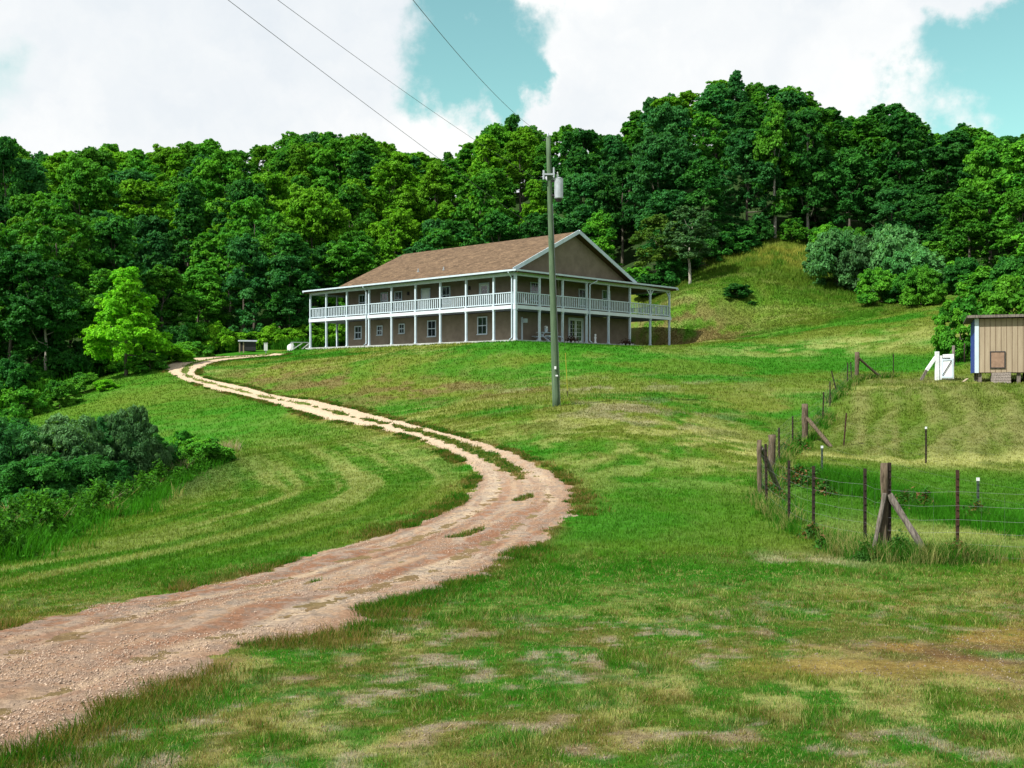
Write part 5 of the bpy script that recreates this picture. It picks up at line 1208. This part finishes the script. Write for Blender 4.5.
weed_patch([(A[0]+.15, A[1]-.15, .42, .45), (A[0]-.35, A[1]-.2, .3, .25), (A[0]+.5, A[1]-.05, .35, .35), (A[0]-.05, A[1]+.25, .4, .4), (A[0]-.5, A[1]-.45, .25, .15)], 71, 'dark leafy weeds round the foot of the big corner post', .026, 900)
weed_patch([(D[0]-.05, D[1]-.1, .4, .38), (D[0]-.45, D[1], .3, .25), (D[0]+.4, D[1], .3, .25)], 72, 'dead brown and green weeds round the right steel post', .028, 420, dead=.35)
weed_patch([at(822, 17.6)+(.18, .28), at(813, 18.9)+(.3, .3), at(975, 21.8)+(.4, .6), at(905, 24)+(.6, .55), at(925, 23.5)+(.45, .5), at(800, 27.6)+(.7, .45), at(812, 28.3)+(.5, .35), at(770, 24.6)+(.5, .4), at(826, 26)+(.35, .4), at(800, 36)+(.4, .4), at(788, 34)+(.4, .4)], 73, 'clumps of weeds along the fence lines', .05, 260, dead=.22)
# long weeds on the edge of the left lawn
sp = []; g2 = np.random.default_rng(8)
line = [hit(-40, 572), hit(0, 555), hit(40, 540), hit(80, 525), hit(115, 512), hit(150, 497), hit(180, 480), hit(205, 468)]
for k in range(120):
    s_ = g2.random()*(len(line)-1); i = int(s_); p = np.array(line[i])*(1-s_+i)+np.array(line[i+1])*(s_-i); sp.append((p[0]-abs(g2.normal())*.9, p[1]+abs(g2.normal())*1.2, g2.uniform(.35, .75), g2.uniform(.35, .95)))
weed_patch(sp, 74, 'tall bright green weeds between the left lawn and the thicket', .055, 330, (.050,.180,.014), (.03,.11,.012))
x = np.array([p[0] for p in sp for _ in range(26)])+g2.normal(size=26*len(sp))*.5; Z = np.array([p[1] for p in sp for _ in range(26)])+g2.normal(size=26*len(sp))*.5
c = np.where((fbm(x/2.5, Z/2.5, 65, 2) > .66)[:, None], STRAW*.9, LUSH*1.3)
blades('weeds', x, Z, .2+.3*g2.random(len(x)), np.full(len(x), .014), c, 8, .16, .7, label='long grass among the weeds left of the lawn', seed=9)
x = g2.uniform(-26, -9, 5200); Z = g2.uniform(20, 48, 5200); ln = np.array(line); ex = np.interp(Z, ln[:, 1], ln[:, 0]); m_ = (x < ex-.2)&(x > ex-9); x = x[m_]; Z = Z[m_]
c = np.where((fbm(x/3, Z/3, 66, 2) > .56)[:, None], np.array((.30,.25,.17)), LUSH*1.2)
blades('weeds', x, Z, .25+.3*g2.random(len(x)), np.full(len(x), .018), c, 14, .25, .8, label='rank grass in the gully under the thicket', seed=10)
# long golden grass on the mound
px = g.uniform(640, 905, 30000); Z = g.uniform(90, 128, 30000); x = (px-512)/F*Z; m_ = clear_things(x, Z)&(Z < edge_depth(x, Z)+4)&(Z > 96+np.abs(px-770)*-.02); x = x[m_]; Z = Z[m_]; col = ground_colour(x, Z)
hgt = .10+.42*np.clip(blob(x, Z, 775, 255, 11, 8, Z=119)+.8*blob(x, Z, 870, 285, 8, 6, Z=108), 0, 1)
blades('meadow_grass', x, Z, hgt*(.6+.8*g.random(len(x))), np.full(len(x), .07), col*1.05, 4, .3, .4, label='long golden and green grass on the mound', seed=11)
# bright undergrowth beyond the driveway and brambles along the wood edge
x, Z = [], []
for px in np.arange(-60, 345, 1.2):
    e = float(np.interp(px, EDGE[:, 0], EDGE[:, 1])); Z_ = e+g.uniform(-5, 2, 9); Z += list(Z_); x += list((px-512)/F*Z_)
x = np.array(x); Z = np.array(Z); m_ = (fbm(x/4, Z/4, 67, 3) > .42); ok, e = not_road(x, Z, -.6); m_ &= ok; x = x[m_]; Z = Z[m_]
blades('undergrowth', x, Z, .4+.9*g.random(len(x)), np.full(len(x), .09), np.tile(LUSH*1.0, (len(x), 1))*(.5+g.random((len(x), 1))), 10, .5, .6, label='rank green growth along the foot of the woods', seed=12)

# loose stones on the driveway
def stones():
    gg = np.random.default_rng(33); n = 30000; idx = np.where((RCOV > .12)&(RY > 3.2)&(RY < 34))[0]
    wgt = 1/np.maximum(RY[idx], 3)**.3; wgt *= sstep(.42, .6, fbm(RX[idx]/.8, RY[idx]/.8, 68, 3))+.06; k = gg.choice(idx, n, p=wgt/wgt.sum())
    x = RX[k]+gg.normal(size=n)*.03; y = RY[k]+gg.normal(size=n)*.03; z = RZ[k]
    s = (.0035+.0085*gg.random(n)**3)*(1+y*.02)
    base = np.array([(1,0,0),(-1,0,0),(0,1,0),(0,-1,0),(0,0,1),(0,0,-1)], float); fcs = np.array([(0,2,4),(2,1,4),(1,3,4),(3,0,4),(2,0,5),(1,2,5),(3,1,5),(0,3,5)])
    a = gg.random(n)*6.28; ca = np.cos(a)[:, None]; sa = np.sin(a)[:, None]; B = base[None]*(.6+.8*gg.random((n, 6, 1)))*s[:, None, None]; B[:, :, 2] *= .65
    X = B[:, :, 0]*ca-B[:, :, 1]*sa*.7; Y = B[:, :, 0]*sa+B[:, :, 1]*ca
    V = np.stack([X+x[:, None], Y+y[:, None], B[:, :, 2]+z[:, None]+s[:, None]*.2], 2).reshape(-1, 3); T = (fcs[None]+(np.arange(n)*6)[:, None, None]).reshape(-1, 3)
    c = np.array((.37,.28,.215))*(.55+.7*gg.random((n, 1)))*np.array((1, 1, 1)); o = npmesh('gravel', V, tris=T, mat=M_stone, col=np.repeat(c, 6, axis=0)); tag(o, 'loose stones scattered over the driveway', None, None, 'stuff')
stones()
def grit():
    gg = np.random.default_rng(44); x, y = scatter(36000, 3.5, 13, 1.75); c = ground_colour(x, y); m_ = (c[:, 0]/c[:, 1] > 1.08); lat, al, dd = road_sd(x, y); m_ |= (dd > 0)&(dd < .5)&(gg.random(len(x)) < .4)
    m_ &= dd > -.05; x = x[m_]; y = y[m_]; n = len(x); z = hz(x, y); s = (.003+.006*gg.random(n)**3)*(1+y*.02)
    base = np.array([(1,0,0),(-1,0,0),(0,1,0),(0,-1,0),(0,0,1),(0,0,-1)], float); fcs = np.array([(0,2,4),(2,1,4),(1,3,4),(3,0,4),(2,0,5),(1,2,5),(3,1,5),(0,3,5)])
    B = base[None]*(.5+.9*gg.random((n, 6, 1)))*s[:, None, None]; V = (B+np.stack([x, y, z+s*.3], 1)[:, None]).reshape(-1, 3); T = (fcs[None]+(np.arange(n)*6)[:, None, None]).reshape(-1, 3)
    o = npmesh('gravel', V, tris=T, mat=M_stone, col=np.repeat(np.array((.20,.165,.125))*(.5+.8*gg.random((n, 1))), 6, axis=0)); tag(o, 'small stones and grit in the worn spots of the near lawn', None, None, 'stuff')
grit()
